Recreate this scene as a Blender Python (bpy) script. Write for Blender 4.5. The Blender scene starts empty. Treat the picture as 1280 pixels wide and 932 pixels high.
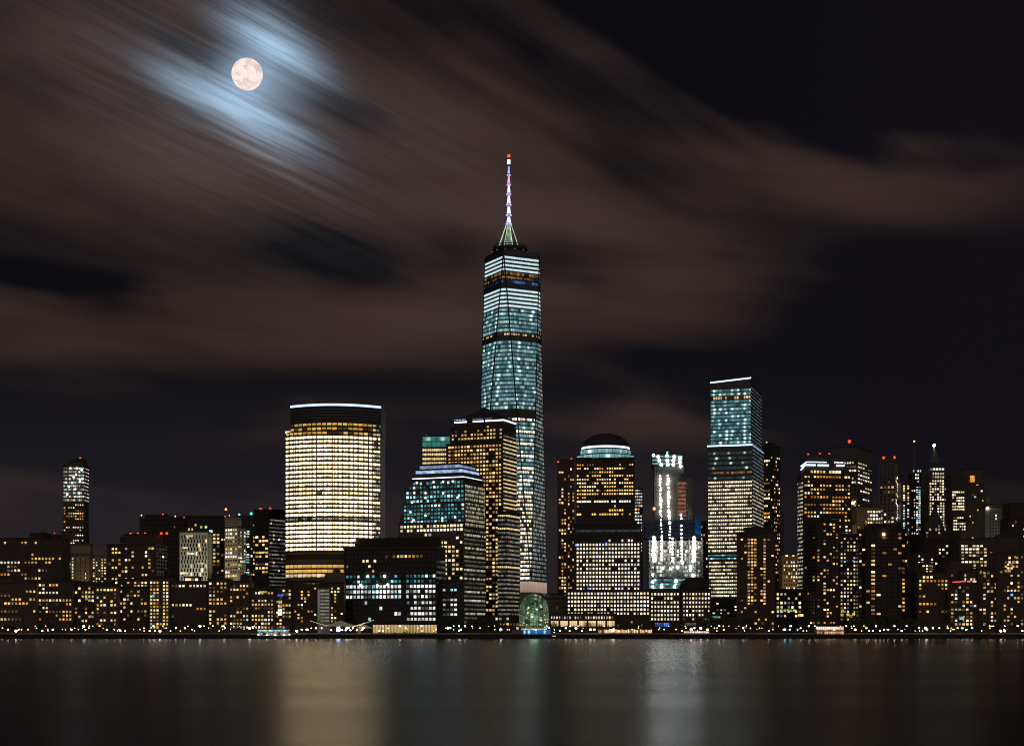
import bpy, math, random
from mathutils import Vector

SC = bpy.context.scene
COL = SC.collection
PI = math.pi
R = math.radians

# ------------------------------------------------------------------ camera, sky, moonlight, exposure
F = 2010.0          # focal length in pixels of the 1280 wide picture
HOR = 788.0         # height of the horizon in the same picture
CH = 6.0            # the camera stands six metres above the water
GZ = 2.8            # level of the far bank
cd = bpy.data.cameras.new('camera')
cam = bpy.data.objects.new('camera', cd)
COL.objects.link(cam)
cam.location = (0, 0, CH)
cam.rotation_euler = (R(90), 0, 0)
cd.sensor_fit = 'HORIZONTAL'
cd.sensor_width = 36.0
cd.lens = 36.0 * F / 1280.0
cd.shift_y = (HOR - 466.0) / 1280.0
cd.clip_start = 0.5
cd.clip_end = 80000
SC.camera = cam

SC.view_settings.view_transform = 'Standard'
SC.view_settings.look = 'None'
SC.view_settings.exposure = 0.0
SC.view_settings.gamma = 1.0
SC.view_settings.use_curve_mapping = False
SC.render.engine = 'CYCLES'
cy = SC.cycles
cy.use_denoising = True
cy.denoiser = 'OPENIMAGEDENOISE'
cy.filter_width = 1.05
cy.max_bounces = 4
cy.diffuse_bounces = 2
cy.glossy_bounces = 3
cy.transparent_max_bounces = 6
cy.sample_clamp_indirect = 20.0
cy.caustics_reflective = False
cy.caustics_refractive = False


class Ex:
    """A socket with arithmetic: every operation adds one Math node."""
    nt = None

    def __init__(self, s):
        self.s = s

    @staticmethod
    def op(kind, *a, clamp=False):
        n = Ex.nt.nodes.new('ShaderNodeMath')
        n.operation = kind
        n.use_clamp = clamp
        for i, v in enumerate(a):
            if isinstance(v, Ex):
                Ex.nt.links.new(v.s, n.inputs[i])
            else:
                n.inputs[i].default_value = v
        return Ex(n.outputs[0])

    def __add__(s, o): return Ex.op('ADD', s, o)
    def __radd__(s, o): return Ex.op('ADD', o, s)
    def __sub__(s, o): return Ex.op('SUBTRACT', s, o)
    def __rsub__(s, o): return Ex.op('SUBTRACT', o, s)
    def __mul__(s, o): return Ex.op('MULTIPLY', s, o)
    def __rmul__(s, o): return Ex.op('MULTIPLY', o, s)
    def __truediv__(s, o): return Ex.op('DIVIDE', s, o)
    def floor(s): return Ex.op('FLOOR', s)
    def fract(s): return Ex.op('FRACT', s)
    def mx(s, o): return Ex.op('MAXIMUM', s, o)
    def mn(s, o): return Ex.op('MINIMUM', s, o)
    def gt(s, o): return Ex.op('GREATER_THAN', s, o)
    def lt(s, o): return Ex.op('LESS_THAN', s, o)
    def abs(s): return Ex.op('ABSOLUTE', s)

    def sstep(s, a, b, c=0.0, d=1.0):
        n = Ex.nt.nodes.new('ShaderNodeMapRange')
        n.interpolation_type = 'SMOOTHSTEP'
        Ex.nt.links.new(s.s, n.inputs[0])
        for i, v in enumerate((a, b, c, d)):
            n.inputs[i + 1].default_value = v
        return Ex(n.outputs[0])

    def lin(s, a, b, c=0.0, d=1.0):
        n = Ex.nt.nodes.new('ShaderNodeMapRange')
        Ex.nt.links.new(s.s, n.inputs[0])
        for i, v in enumerate((a, b, c, d)):
            n.inputs[i + 1].default_value = v
        return Ex(n.outputs[0])


def vec(x, y, z=0.0):
    n = Ex.nt.nodes.new('ShaderNodeCombineXYZ')
    for i, v in enumerate((x, y, z)):
        if isinstance(v, Ex):
            Ex.nt.links.new(v.s, n.inputs[i])
        else:
            n.inputs[i].default_value = v
    return n.outputs[0]


def sep(sock):
    n = Ex.nt.nodes.new('ShaderNodeSeparateXYZ')
    Ex.nt.links.new(sock, n.inputs[0])
    return [Ex(o) for o in n.outputs]


def noise(v, scale=1.0, detail=2.0, rough=0.5, dist=0.0, dims='3D'):
    n = Ex.nt.nodes.new('ShaderNodeTexNoise')
    n.noise_dimensions = dims
    Ex.nt.links.new(v, n.inputs['Vector'])
    n.inputs['Scale'].default_value = scale
    n.inputs['Detail'].default_value = detail
    n.inputs['Roughness'].default_value = rough
    n.inputs['Distortion'].default_value = dist
    return Ex(n.outputs[0])


def white(v, dims='2D'):
    n = Ex.nt.nodes.new('ShaderNodeTexWhiteNoise')
    n.noise_dimensions = dims
    Ex.nt.links.new(v, n.inputs['Vector'])
    return Ex(n.outputs['Value'])


def rgbmix(fac, a, b, mode='MIX'):
    n = Ex.nt.nodes.new('ShaderNodeMix')
    n.data_type = 'RGBA'
    n.blend_type = mode
    for i, v in ((0, fac), (6, a), (7, b)):
        if isinstance(v, Ex):
            Ex.nt.links.new(v.s, n.inputs[i])
        elif isinstance(v, bpy.types.NodeSocket):
            Ex.nt.links.new(v, n.inputs[i])
        elif i == 0:
            n.inputs[0].default_value = v
        else:
            n.inputs[i].default_value = (*v, 1.0)
    return n.outputs[2]


def colscale(c, k):
    """colour (tuple or socket) times a scalar expression"""
    n = Ex.nt.nodes.new('ShaderNodeVectorMath')
    n.operation = 'SCALE'
    if isinstance(c, tuple):
        n.inputs[0].default_value = c
    else:
        Ex.nt.links.new(c, n.inputs[0])
    if isinstance(k, Ex):
        Ex.nt.links.new(k.s, n.inputs['Scale'])
    else:
        n.inputs['Scale'].default_value = k
    return n.outputs[0]


def coladd(a, b):
    n = Ex.nt.nodes.new('ShaderNodeVectorMath')
    n.operation = 'ADD'
    Ex.nt.links.new(a, n.inputs[0])
    Ex.nt.links.new(b, n.inputs[1])
    return n.outputs[0]


world = bpy.data.worlds.new('World')
SC.world = world
world.use_nodes = True
nt = world.node_tree
nt.nodes.clear()
Ex.nt = nt
tc = nt.nodes.new('ShaderNodeTexCoord')
dx, dy, dz = sep(tc.outputs['Generated'])
yy = dy.mx(0.06)
U = dx / yy * F + 640.0             # azimuth and height of the sky as tangents, in units of 1/2010
V = HOR - dz.mx(0.0) / yy * F
T = (V - U * 0.49) / ((U * -0.0004 + 1.0).mx(0.25))   # long-exposure streaks run along lines of equal T
T2 = V - U * 0.13                     # lower down and to the right the streaks lie flatter
flat = (V * 1.0 + U * 0.16).sstep(190.0, 470.0)
def streak(su, sv, seed, det, ro):
    a = noise(vec(U * su, T * sv, seed), 1.0, det, ro)
    b = noise(vec(U * su * 0.9, T2 * sv, seed + 4.4), 1.0, det, ro)
    return a + (b - a) * flat
st1 = streak(0.0016, 0.0080, 3.1, 3.0, 0.50)
st2 = streak(0.0030, 0.022, 9.7, 2.0, 0.50)
st3 = noise(vec(U * 0.0030, V * 0.0060, 1.3), 1.0, 3.0, 0.5)
Vw = V + (st1 - 0.5) * 120.0 + (st3 - 0.5) * 70.0
Uw = U + (st3 - 0.5) * 160.0 + (st2 - 0.5) * 90.0


def blob(cx, cyy, rx, ry, slope, u=None, v=None):
    """soft elliptical bank, its long axis on the given slope"""
    u = u or Uw
    v = v or Vw
    a = math.atan(slope)
    c, s = math.cos(a), math.sin(a)
    x = u - cx
    y = v - cyy
    p = (x * (c / rx) + y * (s / rx))
    q = (y * (c / ry) - x * (s / ry))
    d = p * p + q * q
    return Ex.op('POWER', 2.718, d * -1.0)


# amount of lit cloud, 0 = clear night, 1 = thick brown cloud
cloud = 0.27 + (st1 - 0.5) * 1.25 + (st2 - 0.5) * 0.42 + (st3 - 0.5) * 0.75
for cx, cyy, rx, ry, sl, k in (
        (250, 190, 460, 150, 0.30, 0.52), (120, 410, 380, 62, 0.05, 0.42), (470, 400, 210, 50, 0.0, 0.22),
        (560, 120, 300, 130, 0.50, 0.34), (860, 370, 170, 60, 0.12, 0.48), (1010, 215, 170, 50, 0.30, 0.50),
        (1225, 210, 190, 66, -0.12, 0.58), (870, 535, 190, 30, 0.06, 0.46), (290, 535, 170, 22, -0.10, 0.26),
        (130, 60, 240, 60, 0.45, 0.22), (1080, 385, 80, 26, 0.1, 0.18), (640, 250, 160, 80, 0.4, 0.30)):
    cloud = cloud + blob(cx, cyy, rx, ry, sl) * k
for cx, cyy, rx, ry, sl, k in (
        (55, 335, 120, 17, 0.08, 0.75), (385, 305, 75, 26, 0.28, 0.70), (715, 335, 80, 30, 0.25, 0.62),
        (985, 60, 300, 92, 0.28, 1.00), (1260, 40, 200, 110, 0.1, 0.8), (770, 215, 95, 28, 0.55, 0.38),
        (1200, 400, 260, 110, 0.1, 0.8), (880, 462, 230, 26, 0.04, 0.45), (330, 478, 330, 26, 0.03, 0.40),
        (110, 555, 260, 50, 0.1, 0.36), (560, 305, 60, 22, 0.3, 0.35), (1150, 560, 260, 120, 0.0, 0.60),
        (560, 560, 120, 60, 0.0, 0.3), (238, 58, 70, 13, 0.55, 0.40), (415, 140, 70, 12, 0.5, 0.45), (640, 215, 70, 20, 0.5, 0.25)):
    cloud = cloud - blob(cx, cyy, rx, ry, sl) * k
cloud = cloud.sstep(0.0, 1.05)
low = V.sstep(380.0, 700.0)
clear = rgbmix(low, (0.0034, 0.0033, 0.0050), (0.0125, 0.0112, 0.0160))
clear = rgbmix(U.sstep(700.0, 1250.0) , clear, (0.0058, 0.0048, 0.0074))
lit = rgbmix((st1 * 0.5 + st3 * 0.5).sstep(0.35, 0.65), (0.041, 0.0240, 0.0196), (0.049, 0.0315, 0.0268))
skyc = rgbmix(cloud, clear, lit)
# the moon lights the thin cloud round it: two blue lobes on either side of a dark streak
Tm = T + 66.0
bank = noise(vec(U * 0.0050, T * 0.075, 5.5), 1.0, 4.0, 0.6).sstep(0.30, 0.66)
Ul = U + (st2 - 0.5) * 60.0
Vl = V + (st2 - 0.5) * 24.0
l1 = blob(308, 139, 74, 24, 0.54, Ul, Vl) * 1.05 + blob(232, 104, 54, 26, 0.58, Ul, Vl) * 0.36
l2 = blob(345, 60, 56, 22, 0.62, Ul, Vl) * 0.95 + blob(318, 28, 50, 34, 0.8, Ul, Vl) * 0.30
l3 = blob(309, 93, 34, 34, 0.0, U, V) * 0.62 + blob(345, 104, 44, 24, 0.5, U, V) * 0.32
l4 = blob(270, 120, 230, 120, 0.5, Ul, Vl) * 0.16
l5 = blob(322, 186, 70, 15, 0.55, Ul, Vl) * 0.55
gap = 1.0 - blob(390, 128, 50, 12, 0.5, Ul, Vl) * 0.8
blue = (l1 + l2) * (0.36 + bank * 0.78) * gap + l3
grey = (l4 + l5) * (0.35 + bank * 0.9)
skyc = coladd(skyc, colscale((0.215, 0.340, 0.470), blue * 1.20))
skyc = coladd(skyc, colscale((0.17, 0.175, 0.195), grey))
# town glow added in the unseen sky behind the camera to brighten walls
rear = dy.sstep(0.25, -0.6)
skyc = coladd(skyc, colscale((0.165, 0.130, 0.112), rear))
sk = nt.nodes.new('ShaderNodeTexSky')
sk.sky_type = 'NISHITA'
sk.sun_disc = False
MAZ, MEL = math.atan2(309 - 640, F), math.atan2(HOR - 93, F)
sk.sun_elevation = MEL
sk.sun_rotation = MAZ
skyc = coladd(skyc, colscale(sk.outputs[0], 0.00003))     # moonlit air
bg = nt.nodes.new('ShaderNodeBackground')
nt.links.new(skyc, bg.inputs[0])
bg.inputs[1].default_value = 1.0
wo = nt.nodes.new('ShaderNodeOutputWorld')
nt.links.new(bg.outputs[0], wo.inputs[0])

ld = bpy.data.lights.new('moonlight', 'SUN')
ld.energy = 0.02
ld.angle = R(0.5)
ld.color = (1.0, 0.93, 0.86)
lo = bpy.data.objects.new('moonlight', ld)
COL.objects.link(lo)
mdir = Vector((309 - 640, F, HOR - 93)).normalized()
lo.rotation_euler = mdir.to_track_quat('Z', 'Y').to_euler()


# ------------------------------------------------------------------ materials
def new_mat(name):
    m = bpy.data.materials.new(name)
    m.use_nodes = True
    m.node_tree.nodes.clear()
    Ex.nt = m.node_tree
    return m


def out(m, sock):
    o = m.node_tree.nodes.new('ShaderNodeOutputMaterial')
    m.node_tree.links.new(sock, o.inputs[0])


def setin(n, key, v):
    s = n.inputs[key]
    if isinstance(v, Ex):
        Ex.nt.links.new(v.s, s)
    elif isinstance(v, bpy.types.NodeSocket):
        Ex.nt.links.new(v, s)
    elif isinstance(v, tuple):
        s.default_value = (*v, 1.0)
    else:
        s.default_value = v


def principled(**kw):
    n = Ex.nt.nodes.new('ShaderNodeBsdfPrincipled')
    for k, v in kw.items():
        setin(n, k.replace('_', ' '), v)
    return n.outputs[0]


def position():
    g = Ex.nt.nodes.new('ShaderNodeNewGeometry')
    return g.outputs['Position']


_walls = {}


def wall_mat(col, kind='stone', rough=0.8):
    key = (col, kind)
    if key in _walls:
        return _walls[key]
    m = new_mat(kind + '_wall')
    p = position()
    n1 = noise(p, 0.035, 4.0, 0.6)
    n2 = noise(p, 0.6, 3.0, 0.6)
    x, y, z = sep(p)
    course = (z * (1.0 / 3.3)).fract().lt(0.13) * 0.22          # slab edges
    panel = ((x + y * 0.6) * (1.0 / 2.6)).fract().lt(0.10) * 0.12  # panel joints
    k = 0.62 + n1 * 0.5 + n2 * 0.28 - course - panel
    if kind == 'glass':
        s = principled(Base_Color=colscale(col, k), Roughness=0.22, Metallic=0.0, Specular_IOR_Level=0.6)
    elif kind == 'metal':
        s = principled(Base_Color=colscale(col, k), Roughness=0.45, Metallic=0.5)
    else:
        s = principled(Base_Color=colscale(col, k), Roughness=rough)
    out(m, s)
    _walls[key] = m
    return m


LIT = {}


def lit_mat(name, col, strength, sample=False, var=True):
    if name in LIT:
        return LIT[name]
    m = new_mat(name)
    e = Ex.nt.nodes.new('ShaderNodeEmission')
    e.inputs[0].default_value = (*col, 1)
    if var:
        p = position()
        a = noise(p, 0.55, 2.0, 0.6).lin(0.3, 0.7, 0.55, 1.25)
        b = noise(p, 0.11, 1.0, 0.5).lin(0.3, 0.7, 0.75, 1.25)
        oi = Ex.nt.nodes.new('ShaderNodeObjectInfo')          # every room has its own lamps
        own = Ex(oi.outputs['Random'])
        cell = noise(p, 0.23, 0.0, 0.5).lin(0.3, 0.7, 0.62, 1.3)
        setin(e, 1, a * b * cell * (0.60 + own * own * 1.45) * strength)
    else:
        e.inputs[1].default_value = strength
    out(m, e.outputs[0])
    m.cycles.emission_sampling = 'FRONT' if sample else 'NONE'
    LIT[name] = m
    return m


WIN = {
    'warm': ((1, .56, .17), 0.95), 'warmhi': ((1, .66, .28), 1.4), 'cream': ((1, .80, .46), 1.15), 'amber': ((1, .38, .05), 0.75),
    'yellow': ((1, .62, .10), 0.9), 'white': ((.95, .93, .85), 1.05), 'cool': ((.45, .80, .90), 0.85), 'coolhi': ((.62, .95, 1), 1.6),
    'teal': ((.06, .33, .38), 0.8), 'tealdim': ((.05, .22, .25), 0.38), 'dim': ((.9, .5, .2), 0.17), 'dimw': ((.8, .72, .6), 0.16),
    'pink': ((1, .55, .38), 0.85), 'blue': ((.05, .16, 1), 1.2), 'green': ((.25, .8, .35), 0.5), 'lime': ((.62, .8, .25), 0.7),
    'gdim': ((.16, .34, .16), 0.26), 'orange': ((1, .25, .04), 0.9), 'dimc': ((.4, .6, .65), 0.18),
}
for k_, (c_, s_) in WIN.items():
    WIN[k_] = lit_mat('lit_window_' + k_, c_, s_)

PAL = {
    'res': [('warm', 5), ('cream', 3), ('warmhi', 1), ('amber', 1.5), ('yellow', 1.2), ('white', 1.2), ('dim', 4), ('dimw', 2), ('cool', .35), ('pink', .6)],
    'resy': [('yellow', 4), ('warm', 4), ('cream', 4), ('dim', 3), ('white', 1), ('cool', .3), ('amber', .8)],
    'resa': [('warm', 4), ('amber', 4), ('pink', 1.5), ('warmhi', 1.5), ('dim', 3), ('cream', 1.5)],
    'resw': [('cream', 4), ('white', 3), ('warm', 2), ('dimw', 3), ('cool', .5)],
    'officeamber': [('warm', 6), ('warmhi', 2.5), ('cream', 2), ('amber', 2), ('dim', 2)],
    'officecream': [('cream', 6), ('white', 3), ('warm', 1.5), ('dimw', 1)],
    'officecool': [('cool', 3), ('white', 5), ('coolhi', 1.0), ('dimc', 1)],
    'teal': [('teal', 6), ('tealdim', 3), ('cool', 1.6), ('coolhi', .9)],
    'tealspot': [('teal', 3), ('tealdim', 4), ('coolhi', 1.2), ('cool', 1)],
    'vault': [('gdim', 7), ('lime', .8), ('cream', .5), ('green', .8), ('warm', .3)],
    'faint': [('dim', 2), ('dimw', 2), ('warm', .5), ('cream', .4)],
    'mixed': [('white', 3), ('cool', 2), ('cream', 2), ('yellow', 2), ('orange', .5)],
    'rust': [('orange', 5), ('amber', 2), ('dim', 3)],
    'bluish': [('blue', 3), ('cool', 1)],
    'grid': [('cream', 7), ('white', 5), ('dimw', .2)], 'coolwhite': [('white', 6), ('cool', 1.6), ('dimc', 1.2), ('coolhi', .4)],
    'ambergrid': [('warm', 7), ('warmhi', 3), ('cream', 2), ('amber', 1.2), ('dim', 1.2)],
    'fargold': [('warm', 3), ('cream', 3), ('dim', 2), ('amber', 1)],
}

M = {}
M['dark_glass'] = None


def simple(name, col, rough=0.7, metallic=0.0):
    m = new_mat(name)
    k = noise(position(), 0.8, 3.0, 0.6).lin(0.3, 0.7, 0.7, 1.25)
    out(m, principled(Base_Color=colscale(col, k), Roughness=rough, Metallic=metallic))
    M[name] = m
    return m


simple('dark_glass', (.012, .014, .018), 0.12)
simple('roof_felt', (.05, .048, .046), 0.9)
simple('steel', (.16, .16, .17), 0.45, 0.6)
simple('dark_steel', (.04, .04, .045), 0.5, 0.4)
simple('concrete', (.30, .29, .27), 0.85)
simple('copper', (.05, .085, .075), 0.6, 0.2)
simple('slate', (.035, .038, .045), 0.6)
simple('bark', (.05, .036, .026), 0.9)
simple('leaf_dark', (.030, .050, .018), 0.7)
simple('leaf_mid', (.045, .075, .025), 0.7)
simple('leaf_light', (.070, .100, .032), 0.7)
simple('white_fabric', (.75, .72, .66), 0.8)
simple('white_paint', (.70, .71, .72), 0.5)
simple('blue_netting', (.012, .05, .14), 0.8)
simple('hull_paint', (.05, .06, .08), 0.4)
simple('black_iron', (.015, .015, .017), 0.5, 0.3)
simple('orange_net', (.45, .13, .03), 0.9)
simple('seawall_stone', (.035, .034, .034), 0.85)

LAMP = {
    'strip_white': lit_mat('strip_white', (.72, .80, 1.0), 2.2, var=False),
    'strip_blue': lit_mat('strip_blue', (.36, .50, 1.0), 2.6, var=False),
    'strip_soft': lit_mat('strip_soft', (.36, .50, .78), 0.85),
    'strip_cyan': lit_mat('strip_cyan', (.60, .92, 1.0), 2.0, var=False),
    'red': lit_mat('beacon_red', (1, .05, .015), 3.0, var=False),
    'redorange': lit_mat('beacon_orange', (1, .30, .10), 3.0, var=False),
    'redwhite': lit_mat('beacon_pale', (1, .62, .5), 2.0, var=False),
    'greenb': lit_mat('beacon_green', (.05, .75, .42), 2.0, var=False),
    'tealb': lit_mat('beacon_teal', (.20, .85, .80), 2.0, var=False),
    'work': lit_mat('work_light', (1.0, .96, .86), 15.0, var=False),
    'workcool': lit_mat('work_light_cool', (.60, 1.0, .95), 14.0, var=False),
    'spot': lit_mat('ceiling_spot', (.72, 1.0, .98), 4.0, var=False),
    'lampwhite': lit_mat('lamp_white', (1, .86, .74), 22.0, True, False),
    'lampwarm': lit_mat('lamp_warm', (1, .60, .24), 12.0, True, False),
    'lampcool': lit_mat('lamp_cool', (.45, .92, 1.0), 14.0, True, False),
    'lamporange': lit_mat('lamp_orange', (1, .34, .06), 8.0, True, False),
    'stage': lit_mat('stage_lamp', (.55, .60, 1.0), 16.0, True, False),
    'mastlight': lit_mat('mast_light', (.78, .76, 1.0), 1.5, var=False),
    'mastviolet': lit_mat('mast_violet', (.42, .38, 1.0), 1.3, var=False),
    'mastpink': lit_mat('mast_pink', (1.0, .42, .55), 1.1, var=False),
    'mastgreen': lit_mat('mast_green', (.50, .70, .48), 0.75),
    'bluewash': lit_mat('blue_wash', (.02, .22, .75), 0.75),
    'amberfloor': lit_mat('amber_floor', (1, .45, .05), 0.9),
    'louvre': lit_mat('lit_louvre', (1, .36, .06), 0.95),
    'wineglow': lit_mat('warm_hall', (1, .62, .24), 0.75),
    'neonred': lit_mat('neon_red', (1, .08, .10), 1.6, var=False),
}


def band_mat(name, ca, cb, strength, p=0.9, lo=0.55, mull=0.06, scallop=0.30, dim=0.06, glass=(.012, .015, .018),
             spots=0.0, spot_every=3.0, spot_col=(.75, 1, .97), runs=0.5, spot_jit=0.0, top=0.5):
    """Glazing of one office floor. u counts the window bays, v is storey number plus height within the storey;
    each bay draws its own light (on or off, its strength and tint), desks and people cut into the lower edge."""
    m = new_mat(name)
    uvn = Ex.nt.nodes.new('ShaderNodeUVMap')
    u, v, _ = sep(uvn.outputs[0])
    cu, cv, fu, fv = u.floor(), v.floor(), u.fract(), v.fract()
    r1 = white(vec(cu, cv))
    r2 = white(vec(cu + 71.3, cv + 13.7))
    r3 = white(vec(cu + 5.1, cv + 93.7))
    run = noise(vec(cu * 0.22, cv * 7.31), 1.0, 1.0, 0.5)
    run = run.lin(0.25, 0.75)
    on = (r1 * (1 - runs) + run * runs).lt(p)
    level = (on * (lo + (1 - lo) * r2)).mx(dim * (0.4 + r3))
    mul = fu.gt(mull) * fu.lt(1 - mull)
    edge = noise(vec(u * 2.3, cv * 3.7), 1.0, 2.0, 0.6).lin(0.35, 0.7, 0.0, scallop)
    sc = fv.gt(edge)
    k = level * mul * (0.12 + 0.88 * sc) * ((1 - top * 0.5) + fv * top) * strength
    col = rgbmix(r3, ca, cb)
    em = colscale(col, k)
    if spots:
        ph = (u * (1.0 / spot_every)).fract()
        rs = white(vec((u * (1.0 / spot_every)).floor() + 17.0, cv + 3.0))
        rj = white(vec((u * (1.0 / spot_every)).floor() + 3.0, cv + 31.0))
        d = (ph - 0.5 - (rj - 0.5) * 0.30) * (spot_every / 0.46)
        e = (fv - 0.55) * 2.8
        g = Ex.op('POWER', 2.718, (d * d + e * e) * -1.0)
        em = coladd(em, colscale(spot_col, g * rs.gt(1.0 - spots) * (0.2 + rj * rj) * 2.0))
    s = Ex.nt.nodes.new('ShaderNodeBsdfPrincipled')
    setin(s, 'Base Color', glass)
    setin(s, 'Roughness', 0.15)
    setin(s, 'Emission Color', em)
    setin(s, 'Emission Strength', 1.0)
    out(m, s.outputs[0])
    m.cycles.emission_sampling = 'NONE'
    return m


# ------------------------------------------------------------------ mesh helpers
class MB:
    def __init__(s):
        s.v, s.f, s.m, s.uv = [], [], [], []

    def face(s, pts, mat=0, uv=None):
        i = len(s.v)
        s.v.extend(pts)
        s.f.append(tuple(range(i, i + len(pts))))
        s.m.append(mat)
        s.uv.append(uv or [(0, 0)] * len(pts))

    def prism(s, poly, z0, z1, mat=0, top=True, bottom=False, tpoly=None):
        n = len(poly)
        tp = tpoly or poly
        for i in range(n):
            a, b = poly[i], poly[(i + 1) % n]
            c, d = tp[(i + 1) % n], tp[i]
            s.face([(a[0], a[1], z0), (b[0], b[1], z0), (c[0], c[1], z1), (d[0], d[1], z1)], mat)
        if top:
            s.face([(q[0], q[1], z1) for q in tp], mat)
        if bottom:
            s.face([(q[0], q[1], z0) for q in reversed(poly)], mat)

    def box(s, x0, x1, y0, y1, z0, z1, mat=0, bottom=True):
        s.prism([(x0, y0), (x1, y0), (x1, y1), (x0, y1)], z0, z1, mat, True, bottom)

    def tube(s, a, b, r0, r1=None, n=6, mat=0):
        a, b = Vector(a), Vector(b)
        r1 = r0 if r1 is None else r1
        d = (b - a).normalized()
        x = d.orthogonal().normalized()
        y = d.cross(x)
        ring = lambda c, r: [tuple(c + (x * math.cos(2 * PI * i / n) + y * math.sin(2 * PI * i / n)) * r) for i in range(n)]
        p, q = ring(a, r0), ring(b, r1)
        for i in range(n):
            j = (i + 1) % n
            s.face([p[i], p[j], q[j], q[i]], mat)
        s.face(p[::-1], mat)
        s.face(q, mat)

    def ball(s, c, r, n=8, k=5, mat=0, zs=1.0, half=False):
        lat0 = 0.0 if half else -PI / 2
        rows = []
        for j in range(k + 1):
            t = lat0 + (PI / 2 - lat0) * j / k
            rows.append([(c[0] + r * math.cos(t) * math.cos(2 * PI * i / n), c[1] + r * math.cos(t) * math.sin(2 * PI * i / n),
                          c[2] + r * zs * math.sin(t)) for i in range(n)])
        for j in range(k):
            for i in range(n):
                i2 = (i + 1) % n
                s.face([rows[j][i], rows[j][i2], rows[j + 1][i2], rows[j + 1][i]], mat)

    def lathe(s, c, prof, n=32, mat=0):
        rows = [[(c[0] + r * math.cos(2 * PI * i / n), c[1] + r * math.sin(2 * PI * i / n), z) for i in range(n)] for r, z in prof]
        for j in range(len(prof) - 1):
            for i in range(n):
                i2 = (i + 1) % n
                s.face([rows[j][i], rows[j][i2], rows[j + 1][i2], rows[j + 1][i]], mat)

    def build(s, name, mats, parent=None, loc=None, smooth=False, kind=None):
        me = bpy.data.meshes.new(name)
        me.from_pydata(s.v, [], s.f)
        if not isinstance(mats, (list, tuple)):
            mats = [mats]
        for m in mats:
            me.materials.append(m)
        me.polygons.foreach_set('material_index', s.m)
        if smooth:
            me.polygons.foreach_set('use_smooth', [True] * len(s.f))
        uvl = me.uv_layers.new(name='UVMap')
        flat = [c for f in s.uv for p in f for c in p]
        uvl.data.foreach_set('uv', flat)
        me.update()
        o = bpy.data.objects.new(name, me)
        COL.objects.link(o)
        if parent:
            o.parent = parent
        if loc:
            o.location = loc
        if kind:
            o['kind'] = kind
        return o


def tag(o, label, cat, group=None, kind=None):
    o['label'] = label
    o['category'] = cat
    if group:
        o['group'] = group
    if kind:
        o['kind'] = kind
    return o


def empty(name, loc, label, cat, group=None):
    o = bpy.data.objects.new(name, None)
    o.empty_display_size = 1
    COL.objects.link(o)
    o.location = loc
    return tag(o, label, cat, group)


def XW(px, Y): return (px - 640.0) / F * Y
def ZW(py, Y): return CH + (HOR - py) / F * Y


BLDS = []
_pane = {}


def pane_mesh(w, h):
    key = (round(w, 1), round(h, 1))
    if key not in _pane:
        w, h = key
        mb = MB()
        x, z = w / 2, h / 2
        f, b = -0.22, 0.10
        mb.face([(-x, f, -z), (x, f, -z), (x, f, z), (-x, f, z)])
        mb.face([(-x, b, -z), (-x, f, -z), (-x, f, z), (-x, b, z)])
        mb.face([(x, f, -z), (x, b, -z), (x, b, z), (x, f, z)])
        mb.face([(-x, f, z), (x, f, z), (x, b, z), (-x, b, z)])
        mb.face([(-x, b, -z), (x, b, -z), (x, f, -z), (-x, f, -z)])
        me = bpy.data.meshes.new('window')
        me.from_pydata(mb.v, [], mb.f)
        me.materials.append(WIN['warm'])
        _pane[key] = me
    return _pane[key]


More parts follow.
